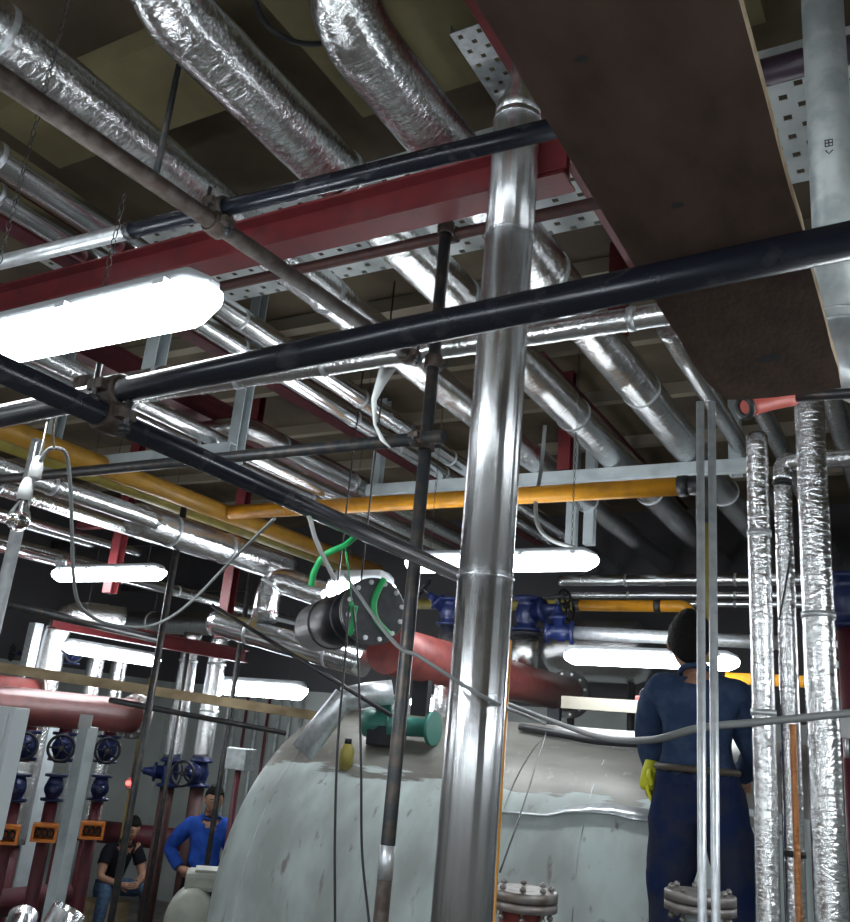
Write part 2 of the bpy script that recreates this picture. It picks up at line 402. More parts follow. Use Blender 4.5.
def gate_valve(label, c, axis, stem, s=1.0, group='blue gate valves', body='blue', wheel=True):
    c = V(c); axis = V(axis).normalized(); stem = V(stem).normalized()
    t = thing('gate_valve', c, label, 'valve', group)
    MB().lathe([(-.12 * s, .105 * s), (-.095 * s, .105 * s), (-.094 * s, .06 * s), (-.05 * s, .075 * s), (0, .085 * s), (.05 * s, .075 * s), (.094 * s, .06 * s), (.095 * s, .105 * s), (.12 * s, .105 * s)], c, axis, 20).build('body', body, t)
    mb_ = MB().lathe([(.05 * s, .062 * s), (.12 * s, .058 * s), (.121 * s, .085 * s), (.145 * s, .085 * s), (.146 * s, .05 * s), (.2 * s, .034 * s), (.24 * s, .03 * s)], c, stem, 16)
    bo = mb_.build('bonnet', body, t)
    MB().cyl(c + stem * .23 * s, c + stem * .33 * s, .011 * s, 8).build('stem', 'darksteel', bo)
    if wheel:
        mb = MB(); h = c + stem * .31 * s; u, w, _ = frame(stem); mb.torus(h, stem, .105 * s, .013 * s, 24, 8); mb.cyl(h - stem * .018 * s, h + stem * .018 * s, .024 * s, 12)
        for k in range(5):
            a = 2 * PI * k / 5; e = u * math.cos(a) + w * math.sin(a); mb.cyl(h + e * .02 * s, h + e * .1 * s, .008 * s, 6)
        mb.build('handwheel', 'iron', t)
    return t
def hose(label, pts, r, m, name='cable', cat='cable', group=None, n=10):
    """smooth curve through the points"""
    P = [V(p) for p in pts]; P = [P[0] * 2 - P[1]] + P + [P[-1] * 2 - P[-2]]; q = []
    for i in range(1, len(P) - 2):
        for k in range(n):
            t = k / n; a, b, c, d = P[i - 1:i + 3]
            q.append(.5 * (2 * b + (c - a) * t + (2 * a - 5 * b + 4 * c - d) * t * t + (3 * b - a - 3 * c + d) * t ** 3))
    q.append(P[-2]); return simple(name, MB().tube(q, r, 8), m, label, cat, group)

# ------------------------------------------------------------------ room
XL, XR, YB, YF, ZC = -10.2, 4.5, 10.2, -3.5, 5.3
struct('floor', MB().box(((XL + XR) / 2, (YB + YF) / 2, -.1), (XR - XL + .4, YB - YF + .4, .2)), 'concrete')
struct('ceiling', MB().box(((XL + XR) / 2, (YB + YF) / 2, ZC + .1), (XR - XL + .4, YB - YF + .4, .2)), 'ceil')
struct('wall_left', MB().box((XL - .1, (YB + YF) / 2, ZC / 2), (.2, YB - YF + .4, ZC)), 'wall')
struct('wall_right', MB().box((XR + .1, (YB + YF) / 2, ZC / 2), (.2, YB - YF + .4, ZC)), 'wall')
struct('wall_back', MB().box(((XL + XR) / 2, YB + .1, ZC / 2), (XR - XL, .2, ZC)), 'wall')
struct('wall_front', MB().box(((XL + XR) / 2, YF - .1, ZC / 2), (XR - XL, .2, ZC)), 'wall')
k = 1
for (y, w) in ((4.55, .1), (5.5, .08), (6.5, .08), (7.6, .08), (8.8, .1)):
    struct('trim_%d' % k, MB().box(((XL + XR) / 2, y, ZC - .05), (XR - XL, w, .1)), 'joist'); k += 1
for (x0, x1, y0, y1) in ((-3.9, -2.45, 2.0, 2.45), (-2.15, -1.35, 2.0, 2.75), (-1.1, -.4, 2.2, 2.9)):
    struct('trim_%d' % k, MB().box(((x0 + x1) / 2, (y0 + y1) / 2, ZC - .06), (x1 - x0, y1 - y0, .12)), 'slab'); k += 1

# ------------------------------------------------------------------ overhead steel
BT = 4.483                                                       # top of the red beam: pipes rest on it
def beam(label, p0, p1, w, h, m='red', name='steel_beam', group='painted steel beams', kind='i'):
    mb = MB(); (mb.ibeam if kind == 'i' else mb.channel)(p0, p1, w, h); return simple(name, mb, m, label, 'beam', group)
b = thing('steel_beam', (-4.9, 2.45, BT - .08), 'long dark red cross beam carrying the foil pipes behind the stainless column', 'beam', 'painted steel beams')
MB().ibeam((-4.9, 2.45, BT - .08), (-.99, 2.45, BT - .08), .12, .16).build('girder', 'red', b)
for x in (-1.16, -1.03):
    MB().box((x, 2.388, BT - .08), (.10, .004, .13)).build('splice_plate', 'red', b)
beam('dark red beam high under the ceiling beside the brown board', (-1.16, .3, 4.92), (-1.16, 3.9, 4.92), .13, .2)
beam('maroon roof beam running beside the pair of smooth silver pipes', (-3.95, 1.3, 4.82), (-3.95, 9.4, 4.82), .12, .18, 'maroon')
beam('maroon roof beam running left of the elbowed foil pipe', (-4.75, 1.3, 4.72), (-4.75, 9.4, 4.72), .12, .18, 'maroon')
beam('maroon roof beam between the middle foil pipe and the rusty tube, far part', (-2.28, 5.2, 5.0), (-2.28, 9.4, 5.0), .1, .18, 'maroon')
for (px, py, Y, z0, z1, lab) in ((565, 465, 6.05, 4.49, 5.3, 'short red post above the long yellow pipe'), (617, 368, 4.4, 4.72, 5.3, 'dark red post between two foil pipes above the yellow pipe'),
                                 (233, 566, 5.6, 3.1, 5.3, 'red upright hanger left of the foil elbow above the boiler'), (124, 520, 5.2, 3.4, 5.3, 'red upright hanger left of the two yellow pipes')):
    p = on(px, py, 'y', Y)
    mb = MB().channel((p.x, Y, z0), (p.x, Y, z1), .1, .08, .008, (0, 1, 0)); simple('hanger_post', mb, 'red', lab, 'post', 'red hanger posts')
p = on(124, 520, 'y', 5.2); q = on(80, 522, 'y', 5.2)
simple('wall_bracket', MB().channel((q.x, 5.2, p.z - .02), (p.x - .06, 5.2, p.z - .02), .08, .08), 'red', 'short red bracket arm joined to the upright left of the yellow pipes', 'bracket')

# perforated cable trays: real slots in the sheet
def tray(label, x0, x1, y0, y1, z, along='x', m='tray', pitch=.03, lip=.04):
    t = thing('cable_tray', (x0, y0, z), label, 'cable tray', 'perforated cable trays'); mb = MB()
    nx, ny = int(round((x1 - x0) / pitch)), int(round((y1 - y0) / pitch))
    for i in range(nx + 1):
        for j in range(ny + 1): mb.v.append(V((x0 + (x1 - x0) * i / nx, y0 + (y1 - y0) * j / ny, z)))
    for i in range(nx):
        for j in range(ny):
            a, c = (i, j) if along == 'x' else (j, i)
            if c % 2 == 1 and (a + (c // 2) * 2) % 4 == 1: continue
            q = i * (ny + 1) + j; mb.face((q, q + ny + 1, q + ny + 2, q + 1), True)
    o = mb.build('slotted_sheet', m, t); md = o.modifiers.new('gauge', 'SOLIDIFY'); md.thickness = .003; md.offset = 1
    mb = MB()
    if along == 'x':
        for y in (y0, y1): mb.box(((x0 + x1) / 2, y, z + lip / 2), (x1 - x0, .003, lip))
    else:
        for x in (x0, x1): mb.box((x, (y0 + y1) / 2, z + lip / 2), (.003, y1 - y0, lip))
    mb.build('side_lip', m, t)
    return t
tray('wide perforated white tray crossing behind the long red beam', -4.3, .5, 2.72, 3.5, 4.85)
a = on(790, 66, 'y', 2.52); simple('primed_pipe', MB().cyl((a.x - .55, 2.52, a.z), (a.x + 1.2, 2.52, a.z), .045, 18), 'purple', 'dark purple red pipe between the brown board and the grey pipe', 'pipe')
tray('narrow perforated tray high between the two thick foil pipes', -1.86, -1.72, 1.4, 2.6, 5.05, 'y', 'galv', .02)
tray('narrow perforated tray high beside the plaster slab near the red beam', -1.44, -1.3, 2.3, 3.1, 5.0, 'y', 'galv', .02)
tray('narrow perforated tray high left of the thick foil pipe', -2.4, -2.26, 1.6, 2.85, 5.05, 'y', 'galv', .02)

# ------------------------------------------------------------------ overhead pipes
G1 = 'foil wrapped overhead pipes'
YE = 9.9
lagged('thickest foil pipe bending down at top left centre', [(-1.98, 1.38, 5.29), (-1.98, 1.38, 4.6), (-2.02, YE, 4.6)], .117, 'foil_y', G1, (.2, .32, .5, .7), rad=.2)
lagged('thick foil pipe bending down beside the red beam at top centre', [(-1.50, 1.72, 5.29), (-1.50, 1.72, 4.6), (-1.40, YE, 4.6)], .117, 'foil_y', G1, (.28, .45, .7), rad=.2)
lagged('crumpled foil pipe above the rusty tube at top left', [(-2.60, .4, BT + .102), (-2.60, YE, BT + .102)], .102, 'foil_y', G1, (.1, .3, .5, .72))
lagged('upper of the two smooth silver pipes left of the rusty tube', [(-3.18, .4, BT + .062), (-3.18, YE, BT + .062)], .062, 'clad_y', 'smooth clad overhead pipes', (.14, .3, .43, .56), jit=.004)
lagged('lower of the two smooth silver pipes, farther left', [(-3.43, .4, BT + .058), (-3.43, YE, BT + .058)], .058, 'clad_y', 'smooth clad overhead pipes', (.16, .33, .46, .6), jit=.004)
lagged('small foil pipe seen right of the board end, nearest the yellow elbow', [(-1.1, on(668, 352, 'x', -1.1).y, 4.6), (-1.1, YE, 4.6)], .06, 'foil_y', G1, (.4, .7))
lagged('small foil pipe seen above the shorter foil riser', [(-.85, .3, 4.6), (-.85, YE, 4.6)], .06, 'foil_y', G1, (.5, .8))
lagged('foil pipe seen at the right edge below the grey elbow', [(-.44, .3, 4.6), (-.44, YE, 4.6)], .07, 'foil_y', G1, (.5, .8))

# grey white trapeze frames
def trapeze(label, x0, x1, y, z, posts, h=.09, w=.07, zc=ZC, m='white'):
    t = thing('pipe_hanger_frame', (x0, y, z), label, 'frame', 'grey white hanger frames')
    MB().channel((x0, y, z - h / 2), (x1, y, z - h / 2), w, h).build('cross_channel', m, t)
    for x in posts:
        MB().channel((x, y + w * .5 + .042, z - h), (x, y + w * .5 + .042, zc), .08, .08, .008, (0, 1, 0)).build('post', m, t)
    return t
fz = on(200, 447, 'y', 3.9).z
fx0, fx1 = on(36, 466, 'y', 3.9).x, on(232, 455, 'y', 3.9).x
t = trapeze('grey white hanger frame above the crossed black scaffold tubes', fx0, fx1, 3.9, fz, (on(55, 430, 'y', 3.97).x, fx1 - .05), h=.1)
t = trapeze('grey white hanger frame above the long yellow pipe', on(368, 490, 'y', 6.05).x, on(760, 468, 'y', 6.05).x, 6.05, BT, (on(375, 480, 'y', 6.1).x, on(735, 480, 'y', 6.1).x), h=.09)
for (px, lab) in ((157, 'grey white upright behind the near lamp, right one'), (66, 'grey white upright behind the near lamp, left one')):
    p = on(px, 350, 'y', 3.3)
    simple('upright_channel', MB().channel((p.x, 3.3, p.z - .25), (p.x, 3.3, ZC), .1, .09, .008, (0, 1, 0)), 'white', lab, 'post', 'grey white uprights')
for (px, py0, Y, lab) in ((571, 548, 7.2, 'grey white post behind the lamp beside the stainless column, left one'), (589, 545, 7.2, 'grey white post behind the lamp beside the stainless column, right one')):
    p = on(px, py0, 'y', Y); simple('upright_channel', MB().channel((p.x, Y, p.z), (p.x, Y, ZC), .09, .08, .008, (0, 1, 0)), 'white', lab, 'post', 'grey white uprights')

# smaller foil pipes resting on the left hanger frame
r = .05
for (px, py, y0, y1, lab) in ((200, 432, 2.5, 7.4, 'small foil pipe on the left hanger frame, upper of the two'), (184, 441, 2.4, 7.2, 'small foil pipe on the left hanger frame, lower of the two')):
    p = on(px, py, 'z', fz + r)
    lagged(lab, [(p.x, y0, fz + r), (p.x, y1, fz + r)], r, 'foil_y', 'foil pipes on the left hanger frame', (.16, .34, .6))
p = on(300, 455, 'z', 4.5); 
lagged('foil pipe with a bend right of the left hanger frame', [(p.x - .9, on(255, 425, 'z', 4.5).y, 4.5), (p.x, on(255, 425, 'z', 4.5).y, 4.5), (p.x, 8.4, 4.5)], .075, 'foil_y', 'foil pipes on the left hanger frame', (.3, .5), rad=.2)
# lower left foil runs
a = D(30, 478, 4.9); lagged('foil pipe behind the hanging bulb, thinner left section', [(a.x, a.y - .6, a.z), (a.x, a.y + .95, a.z)], .055, 'foil_y', 'foil pipes at mid left', (.5,))
a = D(190, 537, 6.2); lagged('thick foil pipe below the two yellow pipes', [(a.x, a.y - .5, a.z), (a.x, a.y + 1.1, a.z)], .11, 'foil_y', 'foil pipes at mid left', (.2, .55))
a = D(330, 597, 6.6); b_ = D(272, 577, 6.75); c_ = D(264, 620, 6.6)
lagged('foil pipe with a tight elbow turning down left of the bolted blank flange', [a, b_, c_], .098, 'foil_y', 'foil pipes at mid left', (.7,), rad=.16)
lagged('long foil pipe sloping under the dark drum towards the boiler', [D(215, 622, 6.9), D(365, 664, 6.2)], .095, 'clad_y', 'foil pipes at mid left', (.3, .8), jit=.01)
a = on(120, 622, 'y', 8.0)
lagged('broad foil pipe crossing above the far valves at left', [(max(a.x - 2.0, XL + .03), 8.0, a.z), (on(262, 625, 'y', 8.0).x, 8.0, a.z)], .135, 'foil_x', 'foil pipes at mid left', (.2, .5, .8))
for (px, py, lab, rr) in ((30, 527, 'thin silver pipe at far left under the hanging bulb, upper', .035), (80, 536, 'thin silver pipe left of the red bracket', .035)):
    a = D(px, py, 7.9); lagged(lab, [(a.x, a.y - 1.6, a.z), (a.x, a.y + .7, a.z)], rr, 'clad_y', 'thin silver pipes at far left', jit=.004)
for (px, py, d, rr, m, lab) in ((40, 500, 6.6, .06, 'foil_y', 'foil pipe at far left behind the shiny pole, upper'), (20, 545, 8.6, .05, 'foil_y', 'foil pipe at far left behind the shiny pole, lower'),
                               (150, 585, 8.8, .05, 'clad_y', 'silver pipe behind the lamp above the far foil elbow'), (205, 598, 9.0, .05, 'clad_y', 'silver pipe beside the red upright hanger')):
    a = D(px, py, d); lagged(lab, [(a.x, a.y - 1.8, a.z), (a.x, min(a.y + 1.8, 10.0), a.z)], rr, m, 'foil pipes at far left', (.4,))
for (py, Y, lab) in ((545, 7.6, 'dark steel cross channel above the far left lamp'), (588, 8.9, 'dark steel cross channel behind the far left lamp')):
    a = on(60, py, 'y', Y); simple('cross_channel', MB().channel((XL + .05, Y, a.z), (on(250, py + 2, 'y', Y).x, Y, a.z), .08, .1), 'darksteel', lab, 'channel', 'dark steel cross channels')
# cross pipes on the far right
for (py, rr, Y, lab) in ((583, .062, 8.9, 'foil cross pipe behind the two conduits, thickest and topmost'), (597, .03, 8.75, 'thin silver cross pipe behind the two conduits, middle one'), (605, .03, 8.7, 'thin silver cross pipe behind the two conduits, lowest one')):
    a = on(560, py - 2, 'y', Y); c_ = on(756, py + 1, 'y', Y)
    lagged(lab, [(a.x, Y, a.z), (c_.x + .6, Y, a.z)], rr, 'clad_y', 'far cross pipes', (.3, .7), jit=.006)
# silver pipe parallel to the near black tube
a = on(110, 397, 'y', 2.75); c_ = on(658, 318, 'y', 2.75)
lagged('smooth silver cross pipe just under the thick black scaffold tube', [(a.x, 2.75, (a.z + c_.z) / 2), (c_.x + .15, 2.75, (a.z + c_.z) / 2)], .042, 'foil_x', 'silver cross pipes', (.12, .3, .47, .62, .93), jit=.008)
a = on(86, 384, 'y', 2.4); c_ = on(300, 350, 'y', 2.4)
t = lagged('thin crumpled silver pipe above the left end of the thick black tube', [(a.x, 2.4, (a.z + c_.z) / 2), (c_.x, 2.4, (a.z + c_.z) / 2)], .026, 'foil_x', 'silver cross pipes', (.4,), jit=.02)
MB().cyl((a.x - .03, 2.4, (a.z + c_.z) / 2), (a.x + .02, 2.4, (a.z + c_.z) / 2), .045, 16).build('end_flange', 'rust', t)

# ------------------------------------------------------------------ yellow pipes
yz = on(460, 499, 'y', 5.1).z; yx0 = on(224, 514, 'y', 5.1).x; yx1 = on(706, 486, 'y', 5.1).x
t = thing('gas_pipe', (yx0, 5.1, yz), 'long amber yellow gas pipe crossing behind the stainless column', 'pipe', 'yellow gas pipes')
MB().tube([(yx0 + .07, 5.1, yz), (yx1 - .12, 5.1, yz)], .056, 20).build('run', 'yellow', t)
MB().tube(fillet([(yx1 - .12, 5.1, yz), (yx1, 5.1, yz), (yx1, 5.1, yz - .24)], .11), .059, 18).build('elbow', 'darksteel', t)
MB().cyl((yx1 - .16, 5.1, yz), (yx1 - .1, 5.1, yz), .064, 18).build('collar', 'darksteel', t)
MB().tube([(yx1, 5.1, yz - .24), (yx1, 5.1, 3.0)], .040, 18).build('drop', 'olive', t)
MB().cyl((yx0 + .62, 5.1, yz), (yx0 + .64, 5.1, yz), .058, 20).build('weld_ring', 'yellow', t)
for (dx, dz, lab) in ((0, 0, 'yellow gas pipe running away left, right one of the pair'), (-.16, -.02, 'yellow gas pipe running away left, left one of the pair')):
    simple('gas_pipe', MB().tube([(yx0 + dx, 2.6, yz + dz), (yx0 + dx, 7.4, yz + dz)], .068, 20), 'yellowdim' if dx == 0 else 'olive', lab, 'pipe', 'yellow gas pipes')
Y2 = 7.9; a = on(398, 604, 'y', Y2); c_ = on(576, 604, 'y', Y2); e_ = on(690, 605, 'y', Y2)
t = thing('gas_pipe', a, 'lower yellow pipe with olive left half beyond the boiler', 'pipe', 'yellow gas pipes')
MB().tube([(a.x, Y2, a.z), (c_.x, Y2, a.z)], .052, 18).build('run', 'olive', t)['label'] = 'olive section'
MB().tube(fillet([(c_.x, Y2, a.z), (e_.x, Y2, a.z), (e_.x, Y2, a.z - .3)], .1), .053, 18).build('run', 'yellow', t)['label'] = 'orange yellow section'
for px in (577, 658):
    q = on(px, 604, 'y', Y2); MB().cyl((q.x - .03, Y2, a.z), (q.x + .03, Y2, a.z), .06, 18).build('coupling', 'darksteel', t)
a = D(726, 678, 6.4); simple('gas_pipe', MB().tube([(a.x, a.y, a.z), (XR - .01, a.y, a.z)], .04, 16), 'yellow', 'short amber yellow pipe right of the man behind the foil risers', 'pipe', 'yellow gas pipes')

# ------------------------------------------------------------------ scaffold tubes
TB = 1.06
p0, p1 = on(-75, 432, 'y', TB), on(905, 229, 'y', TB)
scaffold('thick black scaffold tube crossing the whole view under the brown board', p0, p1)
tbz = lambda x: p0.z + (p1.z - p0.z) * (x - p0.x) / (p1.x - p0.x)
YX = -1.335; yz0 = tbz(YX) - .0485
scaffold('black scaffold tube sloping down from left edge under the thick black tube', (YX, .45, yz0), (YX - .035, 2.85, yz0))
coupler('rusty coupler joining the two crossed black tubes at left', (YX - .0, TB, yz0), (0, 1, 0), (YX, TB, tbz(YX)), (1, 0, .02))
ta0, ta1 = on(-60, 277, 'y', 1.5), on(575, 123, 'y', 1.5); taz = lambda x: ta0.z + (ta1.z - ta0.z) * (x - ta0.x) / (ta1.x - ta0.x)
t = thing('scaffold_tube', ta0, 'upper scaffold tube, galvanised at left and black at right, crossing the column', 'scaffold tube', 'scaffold tubes')
jx = on(129, 238, 'y', 1.5).x
MB().cyl(ta0, (jx, 1.5, taz(jx)), .024, 18).build('tube_section', 'galv', t)['label'] = 'galvanised left section'
MB().cyl((jx, 1.5, taz(jx)), ta1, .0235, 18).build('tube_section', 'black', t)['label'] = 'black right section'
MB().cyl((jx - .012, 1.5, taz(jx - .012)), (jx + .012, 1.5, taz(jx + .012)), .027, 18).build('joint_collar', 'darksteel', t)
rx = on(216, 226, 'y', 1.5).x; rz = taz(rx) - .0485
PX, PY = rx - .0, 2.62
nr = on(0, 77, 'x', rx); rk = (rz - nr.z) / (1.5 - nr.y); rzl = lambda y: rz + (y - 1.5) * rk
scaffold('rusty brown scaffold tube running from top left to the dark pole', (rx, .2, rzl(.2)), (PX + .0, PY - .03, rzl(PY)), 'rust')
coupler('rusty coupler where the brown tube crosses the upper scaffold tube', (rx, 1.5, rz), (0, 1, 0), (rx, 1.5, taz(rx)), (1, 0, -.03))
# dark pole
pp = on(432, 365, 'y', PY); PXX = rx + .0485
qx = on(430, 400, 'y', PY).x
PX = qx
ptop = on(447, 205, 'y', PY).z
t = thing('scaffold_pole', (PX, PY, 0), 'dark upright scaffold pole left of the stainless column', 'scaffold pole', 'upright scaffold poles')
MB().cyl((PX, PY, 0), (PX, PY, ptop), .0235, 18).build('tube', 'darksteel', t)
zz = on(386, 862, 'y', PY).z; MB().cyl((PX, PY, zz - .05), (PX, PY, zz + .05), .0245, 18).build('bare_band', 'galv', t)['label'] = 'bright scraped band'
MB().cyl((PX, PY, zz - .6), (PX, PY, zz - .05), .0242, 18).build('rusty_foot', 'rust', t)
# brown bar across the pole top
bz = on(445, 237, 'y', PY + .05).z; xa, xb = on(225, 283, 'y', PY + .05).x, on(606, 197, 'y', PY + .05).x
scaffold('brown primed tube crossing the top of the dark pole', (xa - 1.0, PY + .0485, bz), (xb + .3, PY + .0485, bz), 'brownbar')
coupler('dark coupler at the top of the dark pole', (PX, PY, bz), (0, 0, 1), (PX, PY + .0485, bz), (1, 0, 0))
z3 = on(425, 438, 'y', PY - .0485).z; xa = on(-20, 478, 'y', PY - .0485).x
scaffold('dark tube running left from the middle coupler of the dark pole', (xa, PY - .0485, z3 - .0), (PX + .1, PY - .0485, z3), 'darksteel')
coupler('clay covered coupler at the middle of the dark pole', (PX, PY, z3), (0, 0, 1), (PX, PY - .0485, z3), (1, 0, 0))
coupler('dark coupler where the brown tube meets the dark pole', (PX, PY, rzl(PY)), (0, 0, 1), (rx, PY - .1, rzl(PY - .1)), (0, 1, 0))
# other poles
a = D(22, 510, 3.4); z_ = on(40, 440, 'y', a.y).z
scaffold('shiny upright pole at left edge beside the hanging bulb', (a.x, a.y, 0), (a.x, a.y, z_), 'galv', .024, 'upright scaffold poles', 'scaffold_pole', 'scaffold pole')
a = D(150, 700, 6.0); z_ = on(184, 508, 'y', a.y).z
scaffold('thin dark pole between the red header and the foil risers', (a.x, a.y, 0), (a.x, a.y, z_), 'darksteel', .024, 'upright scaffold poles', 'scaffold_pole', 'scaffold pole'); P3 = a
a = D(225, 745, 7.3); scaffold('thin dark pole beside the man in the blue shirt', (a.x, a.y, 0), (a.x, a.y, on(236, 560, 'y', a.y).z), 'darksteel', .022, 'upright scaffold poles', 'scaffold_pole', 'scaffold pole'); P4 = a
a = D(170, 760, 8.6); scaffold('thin dark pole left of the far foil risers', (a.x, a.y, 0), (a.x, a.y, on(185, 640, 'y', a.y).z), 'darksteel', .022, 'upright scaffold poles', 'scaffold_pole', 'scaffold pole')
a = D(110, 700, 5.94); c_ = D(285, 733, 6.9); scaffold('dark rail below the timber batten', a, c_, 'darksteel', .02)
a, c_ = D(-20, 598, 5.2), D(160, 640, 7.4); scaffold('dark tube sloping past the foil elbow at left', a, c_, 'darksteel', .03)
a, c_ = D(212, 605, 5.6), D(392, 716, 5.0); scaffold('thin dark bar slanting down to the safety valve on the boiler', a, c_, 'darksteel', .013)

# timber
a, c_ = D(-10, 666, 5.9), D(330, 718, 6.6)
simple('timber_batten', MB().bar((a.x, a.y, a.z), (c_.x, c_.y, c_.z), .09, .065), 'timber', 'weathered timber batten laid from left edge to the boiler top', 'timber')

# ------------------------------------------------------------------ brown board on the black tube
BZ = tbz(-.25) + .0245
xl, xr = on(638, 272, 'z', BZ).x, on(802, 235, 'z', BZ).x
ye = on(752, 397, 'z', BZ).y
def board():
    t = thing('scaffold_board', (xl, 0, BZ), 'wide speckled brown board lying on the thick black tube at upper right', 'board')
    mb = MB(); n = 26; th = .022; L = []; R = []
    y0 = -.7
    for i in range(n + 1):
        y = y0 + (ye - y0) * i / n
        L.append((xl + .004 * noise.noise(V((y * 9, 0, 0))), y + (.0 if i < n else -.0))); R.append((xr + .003 * noise.noise(V((y * 9, 5, 0))), y))
    L[-1] = (L[-1][0] + .02, L[-1][1]); L[-2] = (L[-2][0] + .004, L[-2][1]); R[-1] = (R[-1][0] - .002, R[-1][1])
    mid = [(xl + (xr - xl) * k / 6, ye + .012 * math.sin(PI * k / 6)) for k in range(1, 6)]
    poly = L + mid + R[::-1]
    for f in (0, 1):
        for x, y in poly: mb.v.append(V((x, y, BZ + th * f)))
    N = len(poly)
    mb.face(tuple(range(N)), True); mb.face(tuple(range(N, 2 * N))[::-1], True)
    mb.build('panel', 'board', t)
    e = MB()
    for i in range(N):
        j = (i + 1) % N
        p, q = V((*poly[i], 0)), V((*poly[j], 0)); 
        b = len(e.v)
        e.v += [p + V((0, 0, BZ)), q + V((0, 0, BZ)), q + V((0, 0, BZ + th)), p + V((0, 0, BZ + th))]
        e.face((b, b + 1, b + 2, b + 3), True)
    e.build('raw_edge', 'boardedge', t)
    for (u, w, s) in ((.55, .93, .016), (.42, .72, .006), (.3, .6, .005), (.1, .42, .009)):
        c0 = V((xl + (xr - xl) * u, y0 + (ye - y0) * w, BZ - .0006)); m2 = MB(); b = 0
        for k in range(9): 
            rr = s * (.6 + .6 * random.random()); m2.v.append(c0 + V((rr * 1.5 * math.cos(k * PI / 4.5), rr * math.sin(k * PI / 4.5), 0)))
        m2.face(tuple(range(9)), True); m2.build('dark_stain', 'ink', t)
board()
# ------------------------------------------------------------------ stainless column
def plumb(px0, py0, px1, py1, d):
    """foot position of an upright seen at two pixels: averages the plan positions"""
    a = D(px0, py0, d); b = on(px1, py1, 'y', a.y); return V(((a.x + b.x) / 2, a.y, 0))
cp = plumb(484, 560, 519, 130, 2.62)
ct = on(520, 118, 'y', cp.y).z
t = thing('clad_riser', cp, 'tall polished stainless clad riser standing in the middle of the view', 'pipe')
CR = .080
cuts = [0, on(470, 760, 'y', cp.y).z - .5, on(486, 578, 'y', cp.y).z, on(506, 238, 'y', cp.y).z, ct]
for i, (z0, z1) in enumerate(zip(cuts, cuts[1:])):
    rr = CR + .0012 * (i % 2)
    MB().cyl((cp.x, cp.y, z0), (cp.x, cp.y, z1), rr, 40).build('cladding_sheet', 'clad_z', t)
for z in cuts[1:-1] + [ct - .02]:
    MB().torus((cp.x, cp.y, z), (0, 0, 1), CR + .001, .004, 40, 8).build('swage_bead', 'clad_z', t)
MB().lathe([(0, CR), (.045, CR * .98), (.06, CR * .8), (.16, .04), (.2, .036)], (cp.x, cp.y, ct), (0, 0, 1), 36).build('reducing_cone', 'clad_z', t)
MB().cyl((cp.x, cp.y, ct + .2), (cp.x, cp.y, ZC), .034, 20).build('upper_stub', 'clad_z', t)
# added amber pipe standing in for a yellow reflection on the riser's right edge
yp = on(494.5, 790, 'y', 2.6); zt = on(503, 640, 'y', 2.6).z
simple('gas_pipe', MB().cyl((yp.x, 2.6, 0), (yp.x, 2.6, zt), .026, 16), 'yellow', 'added upright amber pipe standing in for a yellow reflection along the right edge of the stainless riser', 'pipe', 'yellow gas pipes')

# ------------------------------------------------------------------ grey pipe with elbow, top right
gp = plumb(832, 150, 835, 260, 2.42); ez = on(845, 384, 'y', gp.y).z; GR = .056
t = thing('steel_pipe', (gp.x, gp.y, ez), 'dull galvanised pipe with a big elbow at the upper right edge', 'pipe')
MB().cyl((gp.x, gp.y, ez + .16), (gp.x, gp.y, ZC - .004), GR, 32).build('riser', 'galvpaint', t)
MB().tube(fillet([(gp.x, gp.y, ez + .16), (gp.x, gp.y, ez), (gp.x + .16, gp.y + .05, ez)], .17, 14), GR + .001, 32).build('elbow', 'galv', t)
MB().tube([(gp.x + .16, gp.y + .05, ez), (gp.x + 1.6, gp.y + .5, ez)], GR, 28).build('run', 'galvpaint', t)
MB().torus((gp.x, gp.y, ez + .16), (0, 0, 1), GR + .001, .004, 36, 8).build('weld_bead', 'galv', t)
MB().torus((gp.x, gp.y, ez + .19), (0, 0, 1), GR, .003, 36, 8).build('weld_bead', 'galv', t)
def pen(strokes, o, u, w, n, parent, rad=.0016):
    mb = MB()
    for s in strokes: mb.tube([o + u * a + w * b + n * .0005 for a, b in s], rad, 5)
    mb.build('marker_writing', 'ink', parent)
n_ = (CAM - V((gp.x, gp.y, 3.9))); n_.z = 0; n_.normalize(); u_ = V((-n_.y, n_.x, 0)); w_ = V((0, 0, 1))
pz = on(824, 160, 'y', gp.y).z
pen([[(-.012, 0), (-.012, .02), (.006, .02), (.006, 0), (-.012, 0)], [(-.012, .010), (.006, .010)], [(-.003, 0), (-.003, .02)], [(-.012, -.012), (-.004, -.024), (.006, -.014)]],
    V((gp.x, gp.y, pz)) + n_ * GR, u_, w_, n_, t)

# ------------------------------------------------------------------ foil risers at the right
GR3 = 'foil risers at the right'
def riser(label, px0, py0, px1, py1, d, r, zt, zb=0, m='foil_z', tilt=True, bands=(), extra=None, bm='galv'):
    f = plumb(px0, py0, px1, py1, d)
    ztop = on(px1, zt, 'y', f.y).z
    t = lagged(label, [(f.x, f.y, zb), (f.x, f.y, ztop)], r, m, GR3, bands, jit=.03, name='foil_riser', step=.045, bandmat=bm)
    return t, f, ztop
t, f1, z1 = riser('foil riser with an open rusty top, left one of the right hand group', 763, 720, 759, 500, 3.25, .042, 436, bands=(.5, .72, .9))
MB().lathe([(0, .0), (.002, .039), (.012, .036), (.013, .012)], (f1.x, f1.y, z1 - .001), (0, 0, 1), 18).build('rusty_pipe_end', 'rust', t)
t, f2, z2 = riser('wrinkled foil riser with an elbow at its top, middle of the right hand group', 788, 680, 785, 520, 3.5, .036, 483, bands=(.6,), bm='rubber')
MB().cyl((f2.x, f2.y, z2 - .005), (f2.x, f2.y, z2 + .01), .04, 18).build('black_tape', 'rubber', t)
